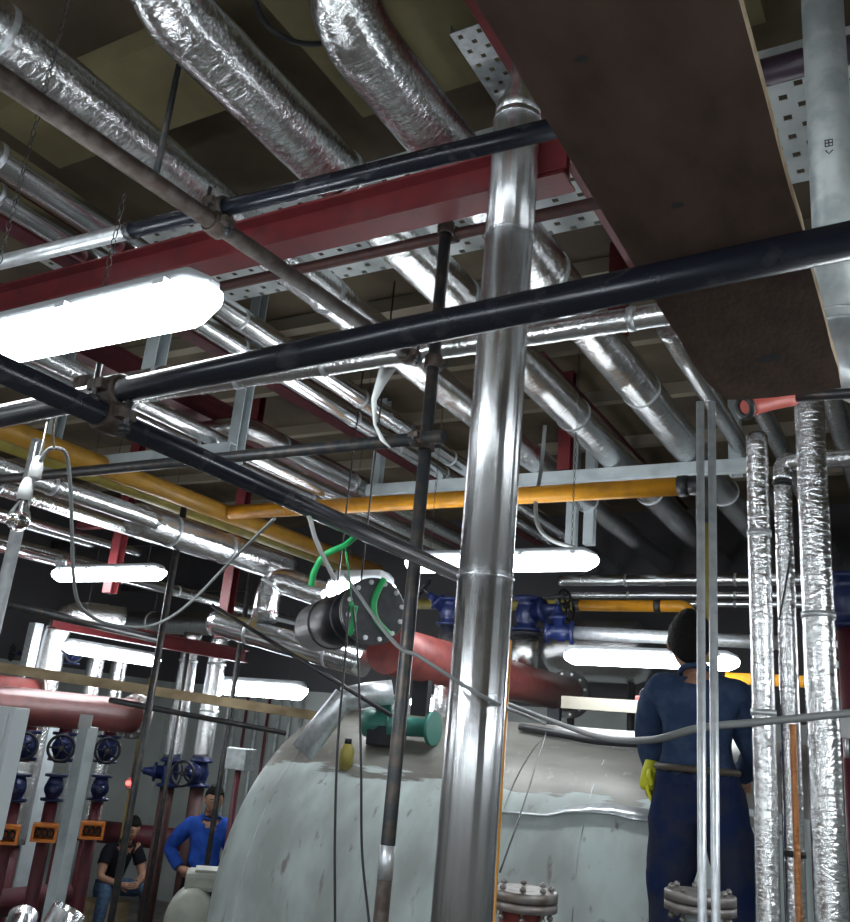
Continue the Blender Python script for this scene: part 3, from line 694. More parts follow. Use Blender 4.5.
q = on(785, 462, 'y', f2.y).z
MB().tube(densify(fillet([(f2.x, f2.y, z2 + .01), (f2.x, f2.y, q), (f2.x + .6, f2.y, q)], .07), .02), .037, 18, True, .06).build('elbow', 'foil_x', t)
t, f3, z3_ = riser('widest foil riser, right one of the right hand group', 822, 760, 813, 440, 3.15, .056, 300, bands=(.36, .7), m='foil_z')
f4 = plumb(797, 820, 792, 740, 3.3)
simple('copper_riser', MB().tube(densify([V((f4.x, f4.y, 0)), V((f4.x, f4.y, on(792, 724, 'y', f4.y).z))], .03), .0125, 12, True, .12), 'copper', 'thin copper coloured wrapped pipe between the foil risers', 'pipe')
f5 = plumb(789, 850, 787, 740, 3.42)
simple('foil_riser', MB().tube(densify([V((f5.x - .012, f5.y, 0)), V((f5.x - .012, f5.y, on(787, 752, 'y', f5.y).z))], .04), .014, 12, True, .1), 'foil_z', 'thinnest foil wrapped pipe left of the copper coloured one', 'pipe', GR3)
# conduits
for i, (pa, pb, lab) in enumerate((((700, 860), (702, 440), 'thin galvanised conduit in front of the man, left one'), ((713, 860), (714, 440), 'thin galvanised conduit in front of the man, right one'))):
    f = plumb(*pa, *pb, 2.45); 
    simple('conduit', MB().cyl((f.x, f.y, 0), (f.x, f.y, on(pb[0], 402, 'y', f.y).z), .0125, 16), 'galv', lab, 'conduit', 'upright conduits')

# blank flanged stubs in the foreground
def stub(label, px, py, d, R, r, m='redpipe', fm='flange'):
    c = D(px, py, d); t = thing('flanged_stub', (c.x, c.y, 0), label, 'pipe', 'flanged pipe stubs')
    MB().cyl((c.x, c.y, 0), (c.x, c.y, c.z - .05), r, 28).build('stub_pipe', m, t)
    MB().lathe([(-.052, R), (-.028, R)], c, (0, 0, 1), 36).build('welded_flange', fm, t)
    MB().lathe([(-.026, R * .7), (-.0285, R * .7)], c, (0, 0, 1), 30).build('gasket', 'rubber', t)
    MB().lathe([(-.024, R), (0, R), (.003, R * .96)], c, (0, 0, 1), 36).build('blank_flange', fm, t)
    bolts(c + V((0, 0, -.03)), (0, 0, 1), R * .8, 8, t.children[-1] if t.children[-1].name.startswith('blank') else t, .010, .10, 'flange')
    return t
stub('red stub pipe with a bolted blank flange right of the stainless riser', 523, 890, 2.75, .108, .07)
stub('dusty flanged stub pipe in front of the man behind the conduits', 700, 893, 2.75, .108, .045, 'white', 'flange')

# salmon hose end behind the board, blue valve
a, c_ = D(745, 407, 1.95), D(792, 396, 2.0)
t = thing('rubber_sleeve', a, 'salmon red rubber sleeve with a black ring behind the end of the brown board', 'sleeve')
MB().tube(densify([a, a.lerp(c_, .5) + V((0, 0, .002)), c_], .02), .023, 18, True, .06).build('sleeve', 'salmon', t)
d_ = (c_ - a).normalized(); MB().torus(a, d_, .022, .007, 24, 8).build('ring', 'rubber', t)
q_ = on(776, 403, 'y', a.y); simple('sleeve_support', MB().cyl(c_ - d_ * .02, c_ + V((.9, .1, -.0)), .012, 12), 'darksteel', 'dark rod carrying the salmon rubber sleeve', 'rod')

# ------------------------------------------------------------------ lamps
XA, YA = (1, 0, 0), (0, 1, 0)
rc = D(215, 295, 1.95); lamp('nearest fluorescent lamp, glaring at the upper left edge', (rc.x - .635, rc.y, rc.z + .004), XA, .635, .112, (-.33, (.40, rz - .02)))
c = D(107, 573, 7.2); lamp('fluorescent lamp above the far foil elbow at left', c, XA, .635, .15, (-.7, .7))
c = D(497, 561, 5.45); lamp('fluorescent lamp crossing behind the stainless riser', c, XA, .64, .15, (-.75, .75))
c = D(648, 658, 6.3); lamp('fluorescent lamp beside the head of the man in navy', (c.x, c.y, c.z), XA, .62, .15, ())
MBR = MB()
c = D(114, 653, 8.4); lamp('fluorescent lamp above the red header pipe', c, YA, .58, .13, (-.7, .7))
c = D(262, 687, 9.8); lamp('fluorescent lamp above the white panel beyond the boiler', c - V((0, .0, .0)), XA, .6, .2, (-.6, .6), h=.18)
c = D(361, 587, 6.3); lamp('bright lamp tucked behind the bolted blank flange', c, XA, .26, .22, (-.5,), h=.26)
c = D(432, 703, 7.4); lamp('small lamp seen low beyond the green pump', c, XA, .2, .1, ())
for x, y, z, ax, lab in ((-3.4, -1.2, 3.5, XA, 'added fluorescent fill lamp out of view, hung behind the viewpoint at left'), (-.4, -1.7, 3.1, XA, 'added fluorescent fill lamp out of view, hung straight behind the viewpoint'),
                         (.95, -.55, 2.7, YA, 'added fluorescent fill lamp out of view, hung behind the viewpoint at right'), (.75, 2.3, 3.0, YA, 'added fluorescent fill lamp out of view, hung right of the foil risers'),
                         (1.5, 5.6, 3.2, YA, 'added fluorescent fill lamp out of view, hung right of the boiler end'), (-6.2, .3, 3.3, YA, 'added fluorescent fill lamp out of view, hung left of the near lamp'),
                         (-8.8, 1.5, 3.2, YA, 'added fluorescent fill lamp out of view, hung beyond the control cabinet')):
    lamp(lab, (x, y, z), ax, .635, .15, (-.7, .7))  # unseen lamps added to brighten the room and the foil

for x, lab in ((-5.0, 'added wall lamp out of view, left one on the wall behind the viewpoint'), (-1.7, 'added wall lamp out of view, middle one on the wall behind the viewpoint'), (1.35, 'added wall lamp out of view, right one on the wall behind the viewpoint')):
    lamp(lab, (x, YF + .07, 2.4), XA, .635, .15, (), up=(0, -1, 0))  # unseen wall lamps added for the long highlights on the foil pipes

# ------------------------------------------------------------------ boiler
BX0, BX1, BY, BZc, BR = -3.82, -.55, 5.6, 1.37, 1.25
t = thing('boiler', ((BX0 + BX1) / 2, BY, 0), 'big grey white cylindrical boiler lying across the lower half', 'boiler')
prof = [(0, .02), (.0, BR - .12), (.02, BR - .05), (.06, BR - .012), (.11, BR)]
L_ = BX1 - BX0
n = 14; prof += [(.11 + (L_ - .22) * i / n, BR) for i in range(1, n + 1)] + [(L_ - .06, BR - .012), (L_ - .02, BR - .05), (L_, BR - .12), (L_, .02)]
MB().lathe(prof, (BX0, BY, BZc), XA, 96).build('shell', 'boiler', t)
for x in (BX0 + .25, BX0 + 1.75, BX1 - .55):
    MB().torus((x, BY, BZc), XA, BR + .001, .005, 96, 6).build('jacket_seam', 'boiler', t)
for x in (BX0 + .6, BX1 - .6):
    mb = MB(); poly = [(x - .1, BY + 1.1 * math.sin(a), BZc - BR * math.cos(a) + .0) for a in [(-1.0 + .2 * i) for i in range(11)]]
    mb.prism(poly + [(x - .1, BY + 1.0, 0), (x - .1, BY - 1.0, 0)], (.2, 0, 0)); mb.build('saddle', 'darksteel', t)
# loose bent edge of the jacket sheet
a = on(490, 812, 'y', 4.75); 
def skinpt(px, py, off=.004):
    """nearest point of the boiler jacket seen at this pixel"""
    r = ray(px, py); o = CAM - V((0, BY, BZc)); A = r.y ** 2 + r.z ** 2; Bq = o.y * r.y + o.z * r.z; Cq = o.y ** 2 + o.z ** 2 - (BR + off) ** 2
    dd = Bq * Bq - A * Cq; tt = (-Bq - math.sqrt(max(dd, 0))) / A; return CAM + r * tt
mb = MB(); up_ = [skinpt(px, py, .006) for px, py in ((500, 810), (525, 812), (548, 813), (566, 807), (590, 803), (612, 803), (632, 806), (660, 811))]
lo_ = [skinpt(px, py, .03) for px, py in ((500, 812), (525, 814), (548, 816), (566, 812), (590, 812), (612, 814), (632, 819), (660, 822))]
for u, w in zip(up_, lo_): mb.v += [u, w]
for i in range(len(up_) - 1): mb.face((2 * i, 2 * i + 1, 2 * i + 3, 2 * i + 2))
o = mb.build('lifted_sheet_edge', 'galv', t); md = o.modifiers.new('gauge', 'SOLIDIFY'); md.thickness = .002
# long thin crack lines of jacket joints
mb = MB(); mb.tube([skinpt(px, py, .001) for px, py in ((604, 760), (592, 790), (582, 830), (576, 870), (572, 922))], .0035, 6); mb.build('sheet_joint', 'galv', t)
# burner on the boiler's left end
bc = V((BX0, BY, 1.22))
bx = D(188, 928, 6.1)
t = thing('burner', (bx.x, bx.y, 0), 'grey cream burner with a rounded fan casing at the left end of the boiler', 'burner')
vd = (CAM - bx); vd.z = 0; vd.normalize(); sd = V((-vd.y, vd.x, 0))
mb = MB(); prof2 = []
for i in range(28):
    a = 2 * PI * i / 28; rx_ = .175; rz_ = .26 if math.sin(a) > 0 else .34
    prof2.append((rx_ * math.cos(a), rz_ * math.sin(a)))
b0 = bx - vd * .12
for k, (sc, off) in enumerate(((1, 0), (1, .16), (.96, .2), (.86, .23), (.5, .245), (.02, .25))):
    for (p_, q_) in prof2: mb.v.append(b0 + sd * p_ * sc + V((0, 0, q_ * sc)) + vd * off)
for k in range(5):
    for i in range(28): j = (i + 1) % 28; mb.face((k * 28 + i, k * 28 + j, (k + 1) * 28 + j, (k + 1) * 28 + i))
mb.face(tuple(range(28))[::-1], True); mb.build('fan_casing', 'ivory', t)
MB().lathe([(0, .075), (.012, .072), (.016, .05), (.01, .046)], b0 + vd * .245 + V((0, 0, -.03)), vd, 24).build('round_badge', 'greyplastic', t)
hb = b0 + V((0, 0, .29)) + sd * .08
R3 = Matrix((sd, -vd, V((0, 0, 1)))).transposed()
MB().box(hb, (.30, .28, .12), R3, .03).build('control_head', 'ivory', t)
MB().box(hb + V((0, 0, .068)) + sd * .02, (.22, .22, .02), R3, .008).build('head_lid', 'ivory', t)
MB().cyl(b0 + V((0, 0, .02)), (BX0 - .001, BY, bx.z + .02), .13, 24).build('blast_tube', 'darksteel', t)
MB().box((b0.x, b0.y, (bx.z - .3) / 2), (.22, .2, bx.z - .3), R3).build('pedestal', 'darksteel', t)

# safety valve discharge elbow (bent galvanised duct) on the boiler
a = skinpt(331, 712, .03); dz = D(302, 752, 5.3); el = D(345, 697, 5.45); en = D(392, 692, 5.5)
t = thing('discharge_pipe', el, 'mitred galvanised discharge pipe with its open end over the boiler', 'pipe')
d1 = (dz - el).normalized(); u, w, _ = frame(d1); rr = .075
mb = MB(); mb.rings([el, dz, dz, el], [rr, rr, rr - .004, rr - .004], [u] * 4, [w] * 4, 22, False); mb.build('down_leg', 'galv', t)
mb = MB(); mb.rings([dz - d1 * .06, dz - d1 * .061], [rr - .006] * 2, [u] * 2, [w] * 2, 22); mb.build('dark_bore', 'iron', t)
MB().tube([el + d1 * .02, el.lerp(en, .5), en], rr, 22).build('bent_leg', 'galv', t)
# pump and valves on top of the boiler
def top_z(x, y): return BZc + math.sqrt(max(BR ** 2 - (y - BY) ** 2, 0))
g = D(390, 700, 5.55); t = thing('feed_pump', (g.x, g.y, top_z(g.x, g.y)), 'teal green pump on top of the boiler below the bolted flange', 'pump')
g = V((g.x, g.y, top_z(g.x, g.y) + .12)); 
MB().lathe([(-.17, .06), (-.15, .085), (-.05, .09), (.02, .07), (.05, .07), (.051, .1), (.08, .1), (.081, .06), (.3, .055), (.31, .1), (.335, .1)], g, XA, 24).build('casing', 'green', t)
MB().lathe([(0, .05), (.1, .05), (.101, .09), (.125, .09)], g + V((-.04, 0, .05)), (0, 0, 1), 20).build('outlet_flange', 'green', t)
bolts(g + V((-.04, 0, .16)), (0, 0, 1), .075, 6, t, .009, .045)
MB().box((g.x, g.y, g.z - .07), (.2, .16, .12), None, .01).build('foot', 'iron', t)
yb = D(351, 716, 5.45); yb = V((yb.x, yb.y, top_z(yb.x, yb.y)))
t = thing('level_pot', yb, 'small olive yellow pot at the discharge pipe on the boiler', 'pot')
MB().lathe([(-.02, .04), (.09, .045), (.11, .035), (.13, .025)], yb, (0, 0, 1), 20).build('pot', 'olive', t)
MB().lathe([(.13, .022), (.16, .022)], yb, (0, 0, 1), 10).build('cap', 'iron', t)

# large red pipe with a blank flange
fc = D(374, 611, 4.9); fR = .185
ddir = V((-.78, .62, 0)).normalized()
t = thing('flanged_drum', fc, 'black steel drum with a bolted grey blank flange slung above the boiler', 'drum')
MB().cyl(fc + ddir * .05, fc + ddir * 1.15, fR * .86, 36).build('barrel', 'iron', t)
wf = MB().lathe([(.022, fR), (.05, fR)], fc, ddir, 40).build('welded_flange', 'darksteel', t)
bf = MB().lathe([(-.006, fR * .98), (0, fR), (.02, fR)], fc, ddir, 40).build('blank_flange', 'slate', t)
bolts(fc + ddir * .022, ddir, fR * .85, 12, bf, .014, .11)
for k_ in (.3, .8):
    pk = fc + ddir * k_; MB().torus(pk, ddir, fR * .865, .008, 32, 6).cyl(pk + V((0, 0, fR * .86)), (pk.x, pk.y, ZC), .006, 8).build('hanging_strap', 'darksteel', t)
rp = D(470, 670, 6.7); ry0 = on(388, 640, 'x', rp.x).y; ry1 = on(568, 712, 'x', rp.x).y
t = thing('flanged_header', (rp.x, ry0, rp.z), 'large red oxide pipe passing behind the stainless riser to a dark end flange', 'pipe')
MB().cyl((rp.x, ry0, rp.z), (rp.x, ry1, rp.z), .158, 36).build('barrel', 'redpipe', t)
MB().lathe([(0, .22), (.04, .22)], (rp.x, ry1 - .06, rp.z), YA, 40).build('welded_flange', 'darksteel', t)
bf = MB().lathe([(.045, .22), (.085, .22)], (rp.x, ry1 - .06, rp.z), YA, 40).build('blank_flange', 'darksteel', t)
bolts((rp.x, ry1 - .02, rp.z), YA, .19, 12, bf, .014, .12)
by_ = on(524, 672, 'x', rp.x).y
MB().cyl((rp.x, by_, rp.z + .12), (rp.x, by_, rp.z + .40), .115, 24).build('foil_branch', 'foil_z', t)
MB().lathe([(.40, .16), (.43, .16)], (rp.x, by_, rp.z), (0, 0, 1), 24).build('branch_flange', 'iron', t)
for yy in (ry0 + .5, ry1 - .35):
    zb = top_z(rp.x, yy); MB().box((rp.x, yy, (zb + rp.z - .13) / 2), (.12, .06, rp.z - .13 - zb), None).build('pipe_saddle', 'iron', t)
gate_valve('dark blue gate valve on the foil branch right of the stainless riser', (rp.x, by_, rp.z + .585), (0, 0, 1), (.75, -.1, .15), 1.25)
gate_valve('small blue gate valve left of the stainless riser above the red pipe', D(449, 612, 7.4), (0, 0, 1), (-.6, -.3, .5), .95)
gate_valve('blue gate valve with its handwheel up, in front of the foil vessel', D(560, 632, 7.0), (1, .2, 0), (-.1, -.2, 1), .9)
q = D(449, 612, 7.4); simple('foil_riser', MB().cyl((q.x, q.y, q.z - .115), (q.x, q.y, top_z(q.x, q.y) if abs(q.y - BY) < BR * .9 else 0), .07, 20), 'foil_z', 'foil wrapped pipe under the small blue valve left of the stainless riser', 'pipe')
q = D(560, 632, 7.0); qa = V((1, .2, 0)).normalized()
simple('valve_pipe', MB().cyl(q + qa * .11, q + qa * 1.6, .05, 18), 'galv', 'grey pipe running right from the blue valve in front of the foil vessel', 'pipe')
q = D(848, 602, 4.3); simple('valve_pipe', MB().cyl(q - V((0, 0, .135)), V((q.x, q.y, 0)), .055, 18), 'maroon', 'maroon pipe under the blue valve at the right edge', 'pipe')
a = D(168, 642, 8.3); beam('short red beam crossing below the broad foil pipe at left', (a.x, a.y - 1.3, a.z), (a.x, a.y + 1.1, a.z), .1, .13)
# foil tank end behind lamp on the right
a = D(600, 650, 9.5)
t = thing('foil_vessel', a, 'foil wrapped vessel behind the lamp left of the man in navy', 'vessel')
MB().lathe([(-.65, .05), (-.62, .2), (-.5, .3), (-.3, .34), (.4, .34), (.5, .3), (.58, .18), (.6, .03)], a, XA, 32).build('jacket', 'foil_x', t)
for dx in (-.3, .35): MB().cyl(a + V((dx, 0, -.3)), (a.x + dx, a.y, 0), .04, 12).build('leg', 'darksteel', t)
# beige channel & red handled valve beyond boiler right
a, c_ = D(562, 702, 6.75), D(650, 703, 6.4)
simple('support_channel', MB().channel((a.x, 6.62, a.z), (c_.x + .2, 6.62, a.z), .08, .09), 'beige', 'beige channel lying beyond the boiler top left of the man in navy', 'channel')
a = D(633, 694, 6.2); a = V((a.x, 6.62, a.z))
t = thing('hand_pump', a, 'small red handled clamp on the beige channel', 'clamp')
MB().box(a + V((0, 0, -.01)), (.16, .06, .045), None, .01).build('body', 'redpipe', t)
MB().torus(a + V((0, 0, .02)), YA, .05, .007, 18, 6).build('handle', 'iron', t)

# ------------------------------------------------------------------ right edge plant
a = D(843, 690, 4.8)
t = thing('steel_column', (a.x + .05, a.y, 0), 'dark red steel column with pale bolts at the right edge', 'column')
MB().ibeam((a.x + .08, a.y, 0), (a.x + .08, a.y, 3.35), .2, .2, .012, (0, 1, 0)).build('shaft', 'maroon', t)
for py in (645, 665):
    q = on(838, py, 'y', a.y - .1); MB().cyl((q.x, a.y - .13, q.z), (q.x, a.y - .1, q.z), .018, 10).build('bolt_head', 'bolt', t)
gate_valve('blue valve at the right edge beside the foil risers', D(848, 602, 4.3), (0, 0, 1), (.3, .9, 0), 1.1)
a = D(846, 727, 3.9); t = thing('pressure_gauge', a, 'small round white dial at the right edge below the blue valve', 'gauge')
vd2 = (CAM - a).normalized(); MB().lathe([(0, .05), (.03, .05), (.034, .045)], a, vd2, 24).build('case', 'whiteplastic', t)
MB().cyl(a - V((0, 0, .05)), a - V((0, 0, .13)), .008, 8).build('stem', 'galv', t)
MB().cyl(a - V((0, 0, .13)), V((a.x, a.y, 0)), .02, 12).build('standpipe', 'maroon', t)

# ------------------------------------------------------------------ left plant: header, risers with valves, columns
hx = -6.62; hz = 2.42; hR = .15
y1 = on(134, 717, 'x', hx).y
t = thing('header_pipe', (hx, y1, hz), 'fat brick red header pipe with a flanged end at left', 'pipe', 'red header pipes')
MB().cyl((hx, .8, hz), (hx, y1 - .03, hz), hR, 32).build('barrel', 'redpipe', t)
MB().lathe([(-.03, .205), (0, .205)], (hx, y1, hz), YA, 32).build('welded_flange', 'flange', t)
MB().lathe([(.004, .205), (.035, .205)], (hx, y1, hz), YA, 32).build('blank_flange', 'flange', t)
bolts((hx, y1, hz), YA, .18, 12, t, .016, .1, 'bolt')
MB().cyl((hx, 2.2, hz - .12), (hx, 2.2, 0), .06, 14).build('leg', 'maroon', t)
t = thing('header_pipe', (hx - .75, y1 - .5, hz + .1), 'brick red header pipe half hidden behind the timber batten', 'pipe', 'red header pipes')
MB().cyl((hx - .75, 1.2, hz + .12), (hx - .75, y1 - .6, hz + .12), .13, 28).build('barrel', 'redpipe', t)
MB().lathe([(-.6, .19), (-.56, .19)], (hx - .75, y1, hz + .12), YA, 28).build('end_flange', 'flange', t)
MB().cyl((hx - .75, 2.4, hz + .0), (hx - .75, 2.4, 0), .06, 14).build('leg', 'maroon', t)
wheel_dir = V((.75, -.66, 0)).normalized()
for i, (px, lab) in enumerate(((26, 'at the left edge'), (63, 'in the middle of the red header'), (108, 'near the flanged end of the red header'))):
    p_ = on(px, 745, 'x', hx); y = p_.y
    tt = thing('drop_pipe', (hx, y, 0), 'red drop pipe ' + lab, 'pipe', 'red drop pipes')
    MB().cyl((hx, y, hz - hR - .002), (hx, y, 1.99), .055, 18).build('upper_pipe', 'maroon', tt)
    MB().cyl((hx, y, 1.67), (hx, y, .0), .055, 18).build('lower_pipe', 'maroon', tt)
    gate_valve('blue gate valve with black handwheel ' + lab, (hx, y, 2.12), (0, 0, 1), wheel_dir, .98, 'blue gate valves below the red header')
    gate_valve('blue check valve under the handwheel valve ' + lab, (hx, y, 1.79), (0, 0, 1), wheel_dir, .9, 'blue check valves below the red header', 'blue', False)
    o_ = V((hx, y, 1.45)) + wheel_dir * .14
    t2 = thing('position_indicator', o_, 'orange indicator box on the drop pipe ' + lab, 'box', 'orange indicator boxes')
    u_ = V((wheel_dir.y, -wheel_dir.x, 0)); R3 = Matrix((u_, wheel_dir, V((0, 0, 1)))).transposed()
    mb = MB(); 
    for dz_ in (-.058, .058): mb.box(o_ + V((0, 0, dz_)), (.2, .14, .022), R3)
    for du in (-.089, .089): mb.box(o_ + u_ * du, (.022, .14, .1), R3)
    fr_ = mb.build('frame', 'orange', t2)
    for du in (-.05, 0, .05): MB().torus(o_ + u_ * du + wheel_dir * .04, wheel_dir, .022, .008, 12, 6, 1, 1.3).build('spring', 'iron', fr_)
    MB().box(o_ - wheel_dir * .06, (.16, .012, .1), R3).build('back_plate', 'orange', t2)
a = on(30, 862, 'x', hx); t = thing('header_pipe', (hx, a.y, .82), 'lower dark red header pipe near the floor at left', 'pipe', 'red header pipes')
MB().cyl((hx - .35, 1.6, .84), (hx - .35, y1 - .1, .84), .11, 24).build('barrel', 'maroon', t)
for yy in (2.2, 4.6): MB().cyl((hx - .35, yy, .74), (hx - .35, yy, 0), .05, 12).build('leg', 'maroon', t)
# posts
def post(label, px, py, d, w, ztop, m='white'):
    a = D(px, py, d); return simple('steel_post', MB().box((a.x, a.y, ztop / 2), (w, w, ztop), None, .004), m, label, 'post', 'grey white steel posts')
t0 = D(88, 735, 6.6)
a = D(70, 825, 6.6); t = thing('steel_post', (a.x, a.y, 0), 'grey white square post with a white label plate near the red header end', 'post', 'grey white steel posts')
MB().box((a.x, a.y, 1.16), (.10, .10, 2.32), None, .004).build('shaft', 'white', t)
q = on(92, 722, 'y', a.y - .07); MB().box((a.x + .03, a.y - .07, q.z), (.14, .006, .1)).build('label_plate', 'whiteplastic', t)
post('broad grey white post between two red drop pipes', 33, 800, 8.6, .17, 2.55)
a = D(44, 640, 7.6); t_ = post('silver grey upright behind the foil elbow at left', 33, 640, 8.6, .1, 3.2, 'galv')
for (px, py, lab) in ((28, 900, 'slim white stand leg below the left drop pipes'), (80, 895, 'slim white stand leg right of the square post')):
    a = D(px, py, 6.9); simple('stand_leg', MB().box((a.x, a.y, .44), (.05, .05, .88)), 'white', lab, 'leg', 'slim white stand legs')
# cabinet at left edge
a = D(8, 752, 5.6); t = thing('control_cabinet', (a.x, a.y, 0), 'pale grey control cabinet cut by the left edge', 'cabinet')
zt = on(22, 708, 'y', a.y).z; xr_ = on(20, 760, 'y', a.y + .12).x
MB().box((xr_ - .4, a.y + .06, zt - .4), (.8, .12, .8), None, .01).build('case', 'whitecab', t)
MB().box((xr_ - .4, a.y - .004, zt - .4), (.72, .012, .72), None, .004).build('door', 'whitecab', t)
for dx in (-.7, -.1): MB().box((xr_ + dx, a.y + .06, (zt - .8) / 2), (.05, .05, zt - .8)).build('leg', 'darksteel', t)
# far risers by the wall
for (px, py0, lab) in ((182, 700, 'foil riser left of the man in the blue shirt'), (211, 700, 'foil riser above the man in the blue shirt')):
    a = D(px, py0, 9.6); zb = on(px - 4, 772, 'y', a.y).z; zt = on(px + 4, 652, 'y', a.y).z
    lagged(lab, [(a.x, a.y, zb + .12), (a.x, a.y, 3.35)], .10, 'foil_z', 'far foil risers', (.4, .8), name='foil_riser')
    gate_valve('dark blue valve under the ' + lab, (a.x, a.y, zb - .02), (0, 0, 1), V((-.75, -.66, 0)) if px < 200 else V((.25, -.95, 0)), 1.15, 'far blue valves')
    simple('drop_pipe', MB().cyl((a.x, a.y, zb - .16), (a.x, a.y, 0), .075, 20), 'brownbar', 'brown red pipe under the ' + lab, 'pipe', 'far red pipes')
a = D(155, 838, 11.0); c_ = D(190, 842, 11.0)
simple('header_pipe', MB().cyl((max(a.x - 1.0, XL + .02), a.y - .4, a.z), (c_.x, c_.y, a.z), .13, 22), 'maroon', 'dark red pipe behind the sitting man near the floor', 'pipe', 'red header pipes')
# foil elbow riser
a = D(48, 655, 8.0)
for (px, py, d, R, zz_, lab) in ((50, 655, 8.7, .135, 3.25, 'broad foil riser with an elbow above the timber batten'), (97, 655, 9.3, .085, 3.1, 'slim foil riser right of the broad elbow'), (120, 660, 9.6, .085, 3.05, 'slim foil riser below the lamp over the red header')):
    a = D(px, py, d)
    pts = [(a.x, a.y, 1.2), (a.x, a.y, zz_)] if R < .1 else [(a.x, a.y, 1.2), (a.x, a.y, zz_ + .1), (a.x + .3, a.y + .55, zz_ + .1)]
    lagged(lab, pts, R, 'foil_z', 'far foil risers', (.5,), rad=.3, name='foil_riser')
    simple('drop_pipe', MB().cyl((a.x, a.y, 1.195), (a.x, a.y, 0), R * .7, 18), 'maroon', 'dark pipe carrying the ' + lab, 'pipe', 'far red pipes')
gate_valve('bright blue valve between the broad foil elbow and the slim foil riser', D(73, 655, 8.9), (0, 0, 1), (.8, -.6, 0), 0.75, 'far blue valves')
gate_valve('dark blue valve left of the broad foil elbow', D(36, 655, 8.9), (0, 0, 1), (-.8, -.6, 0), 0.75, 'far blue valves')
# white panel with thin conduits beyond the boiler
a = D(262, 730, 9.9); 
simple('wall_panel', MB().box((a.x, YB - .03, a.z), (1.15, .05, .95), None, .006), 'whitecab', 'bright white wall panel beyond the left end of the boiler', 'panel')
for i in range(7):
    q = on(232 + i * 11, 735, 'y', YB - .12)
    simple('wall_conduit', MB().cyl((q.x, YB - .12, 0), (q.x, YB - .12, 3.0), .02, 10), 'maroon' if i in (1, 3) else 'galvpaint', ('leftmost', 'second', 'third', 'middle', 'fifth', 'sixth', 'rightmost')[i] + ' of the seven thin pipes in front of the white wall panel', 'pipe', 'thin pipes before the wall panel')
a = D(240, 759, 8.6); simple('junction_box', MB().box(a, (.26, .16, .2), None, .01), 'galvpaint', 'grey junction box beside the boiler end', 'box')
simple('junction_post', MB().cyl((a.x, a.y, 0), (a.x, a.y, a.z - .1), .03, 10), 'maroon', 'slim dark red post under the grey junction box', 'post')
a = D(128, 783, 10.9); t = thing('indicator_light', a, 'small red indicator light on the wall side post', 'light')
MB().lathe([(0, .03), (.02, .03), (.04, .018), (.045, .002)], a, (CAM - a).normalized(), 14).build('lens', 'redlight', t)
MB().box(a + V((0, .06, 0)), (.1, .08, .14), None, .01).build('housing', 'galvpaint', t)
MB().cyl(a + V((0, .06, -.06)), V((a.x, a.y + .06, 0)), .025, 10).build('stalk', 'olive', t)
MB().cyl(a + V((0, .06, .06)), V((a.x, a.y + .06, 2.9)), .025, 10).build('upper_stalk', 'olive', t)
# offcuts of cladding at the bottom left
for (px, py, d, R, lab, ax) in ((62, 922, 5.6, .11, 'short shiny cladding sleeve at the bottom left, right one', (.25, .3, .9)), (20, 926, 5.6, .09, 'short shiny cladding sleeve at the bottom left, left one', (-.5, .5, .5))):
    a = D(px, py, d); d_ = V(ax).normalized(); u, w, _ = frame(d_)
    mb = MB(); mb.rings([a - d_ * .16, a + d_ * .08, a + d_ * .08, a - d_ * .16], [R, R, R - .003, R - .003], [u] * 4, [w] * 4, 28, False); simple('cladding_sleeve', mb, 'clad_z', lab, 'sleeve', 'cladding offcuts')
a = D(45, 944, 5.62); simple('work_table', MB().box((a.x, a.y, .885), (.9, .5, .03)).box((a.x - .4, a.y, .435), (.04, .4, .87)).box((a.x + .4, a.y, .435), (.04, .4, .87)), 'darksteel', 'dark work table under the cladding sleeves', 'table')

# ------------------------------------------------------------------ cables, ropes, bulb
hose('thick grey hose sagging across the man in navy and the foil risers', [D(900, 707, 2.9), D(850, 713, 2.85), D(760, 722, 2.85), D(700, 728, 2.85), D(650, 740, 3.0), D(600, 737, 3.6), D(555, 722, 4.6), D(505, 703, 5.0)], .0125, 'greycable', 'hose', 'hose')
hose('black hose lying along the boiler top', [skinpt(520, 727, .03), skinpt(560, 734, .03), skinpt(600, 741, .03), skinpt(660, 745, .03)], .022, 'rubber', 'hose', 'hose')
hose('grey cable slanting across the stainless riser', [D(345, 575, 3.2), D(392, 640, 2.6), D(420, 657, 2.45), D(460, 683, 2.4), D(497, 704, 2.42), D(522, 714, 3.2), D(545, 724, 4.6)], .006, 'greycable')
hose('thin grey cable sagging below the far left lamp', [D(40, 462, 2.2), D(47, 451, 2.2), D(57, 448, 2.2), D(67, 457, 2.25), D(71, 500, 2.3), D(75, 590, 2.4), D(90, 615, 2.5), D(115, 625, 2.6), D(150, 626, 2.7), D(185, 607, 2.75), D(230, 562, 2.8), D(274, 519, 2.3)], .0048, 'greycable')
hose('thin string holding the grey cable at the left coupler', [D(54, 449, 2.2), D(53, 430, 1.9), D(55, 416, 1.8)], .0025, 'timber', 'string', 'string')
hose('dark wire hanging over the boiler, left one', [D(349, 606, 4.4), D(345, 660, 4.25), D(338, 740, 4.0), D(335, 830, 3.9), D(335, 922, 3.8), D(335, 1000, 3.7)], .006, 'rubber', 'wire', 'wire', 'dark wires over the boiler')
hose('dark wire hanging over the boiler, right one', [D(353, 606, 4.4), D(358, 660, 4.25), D(361, 760, 4.0), D(362, 850, 3.9), D(369, 922, 3.8), D(376, 1000, 3.7)], .006, 'rubber', 'wire', 'wire', 'dark wires over the boiler')
hose('thin dark wire slanting to the red flanged stub', [skinpt(547, 730, .02), D(525, 800, 3.6), D(500, 872, 3.0)], .0035, 'rubber', 'wire', 'wire')
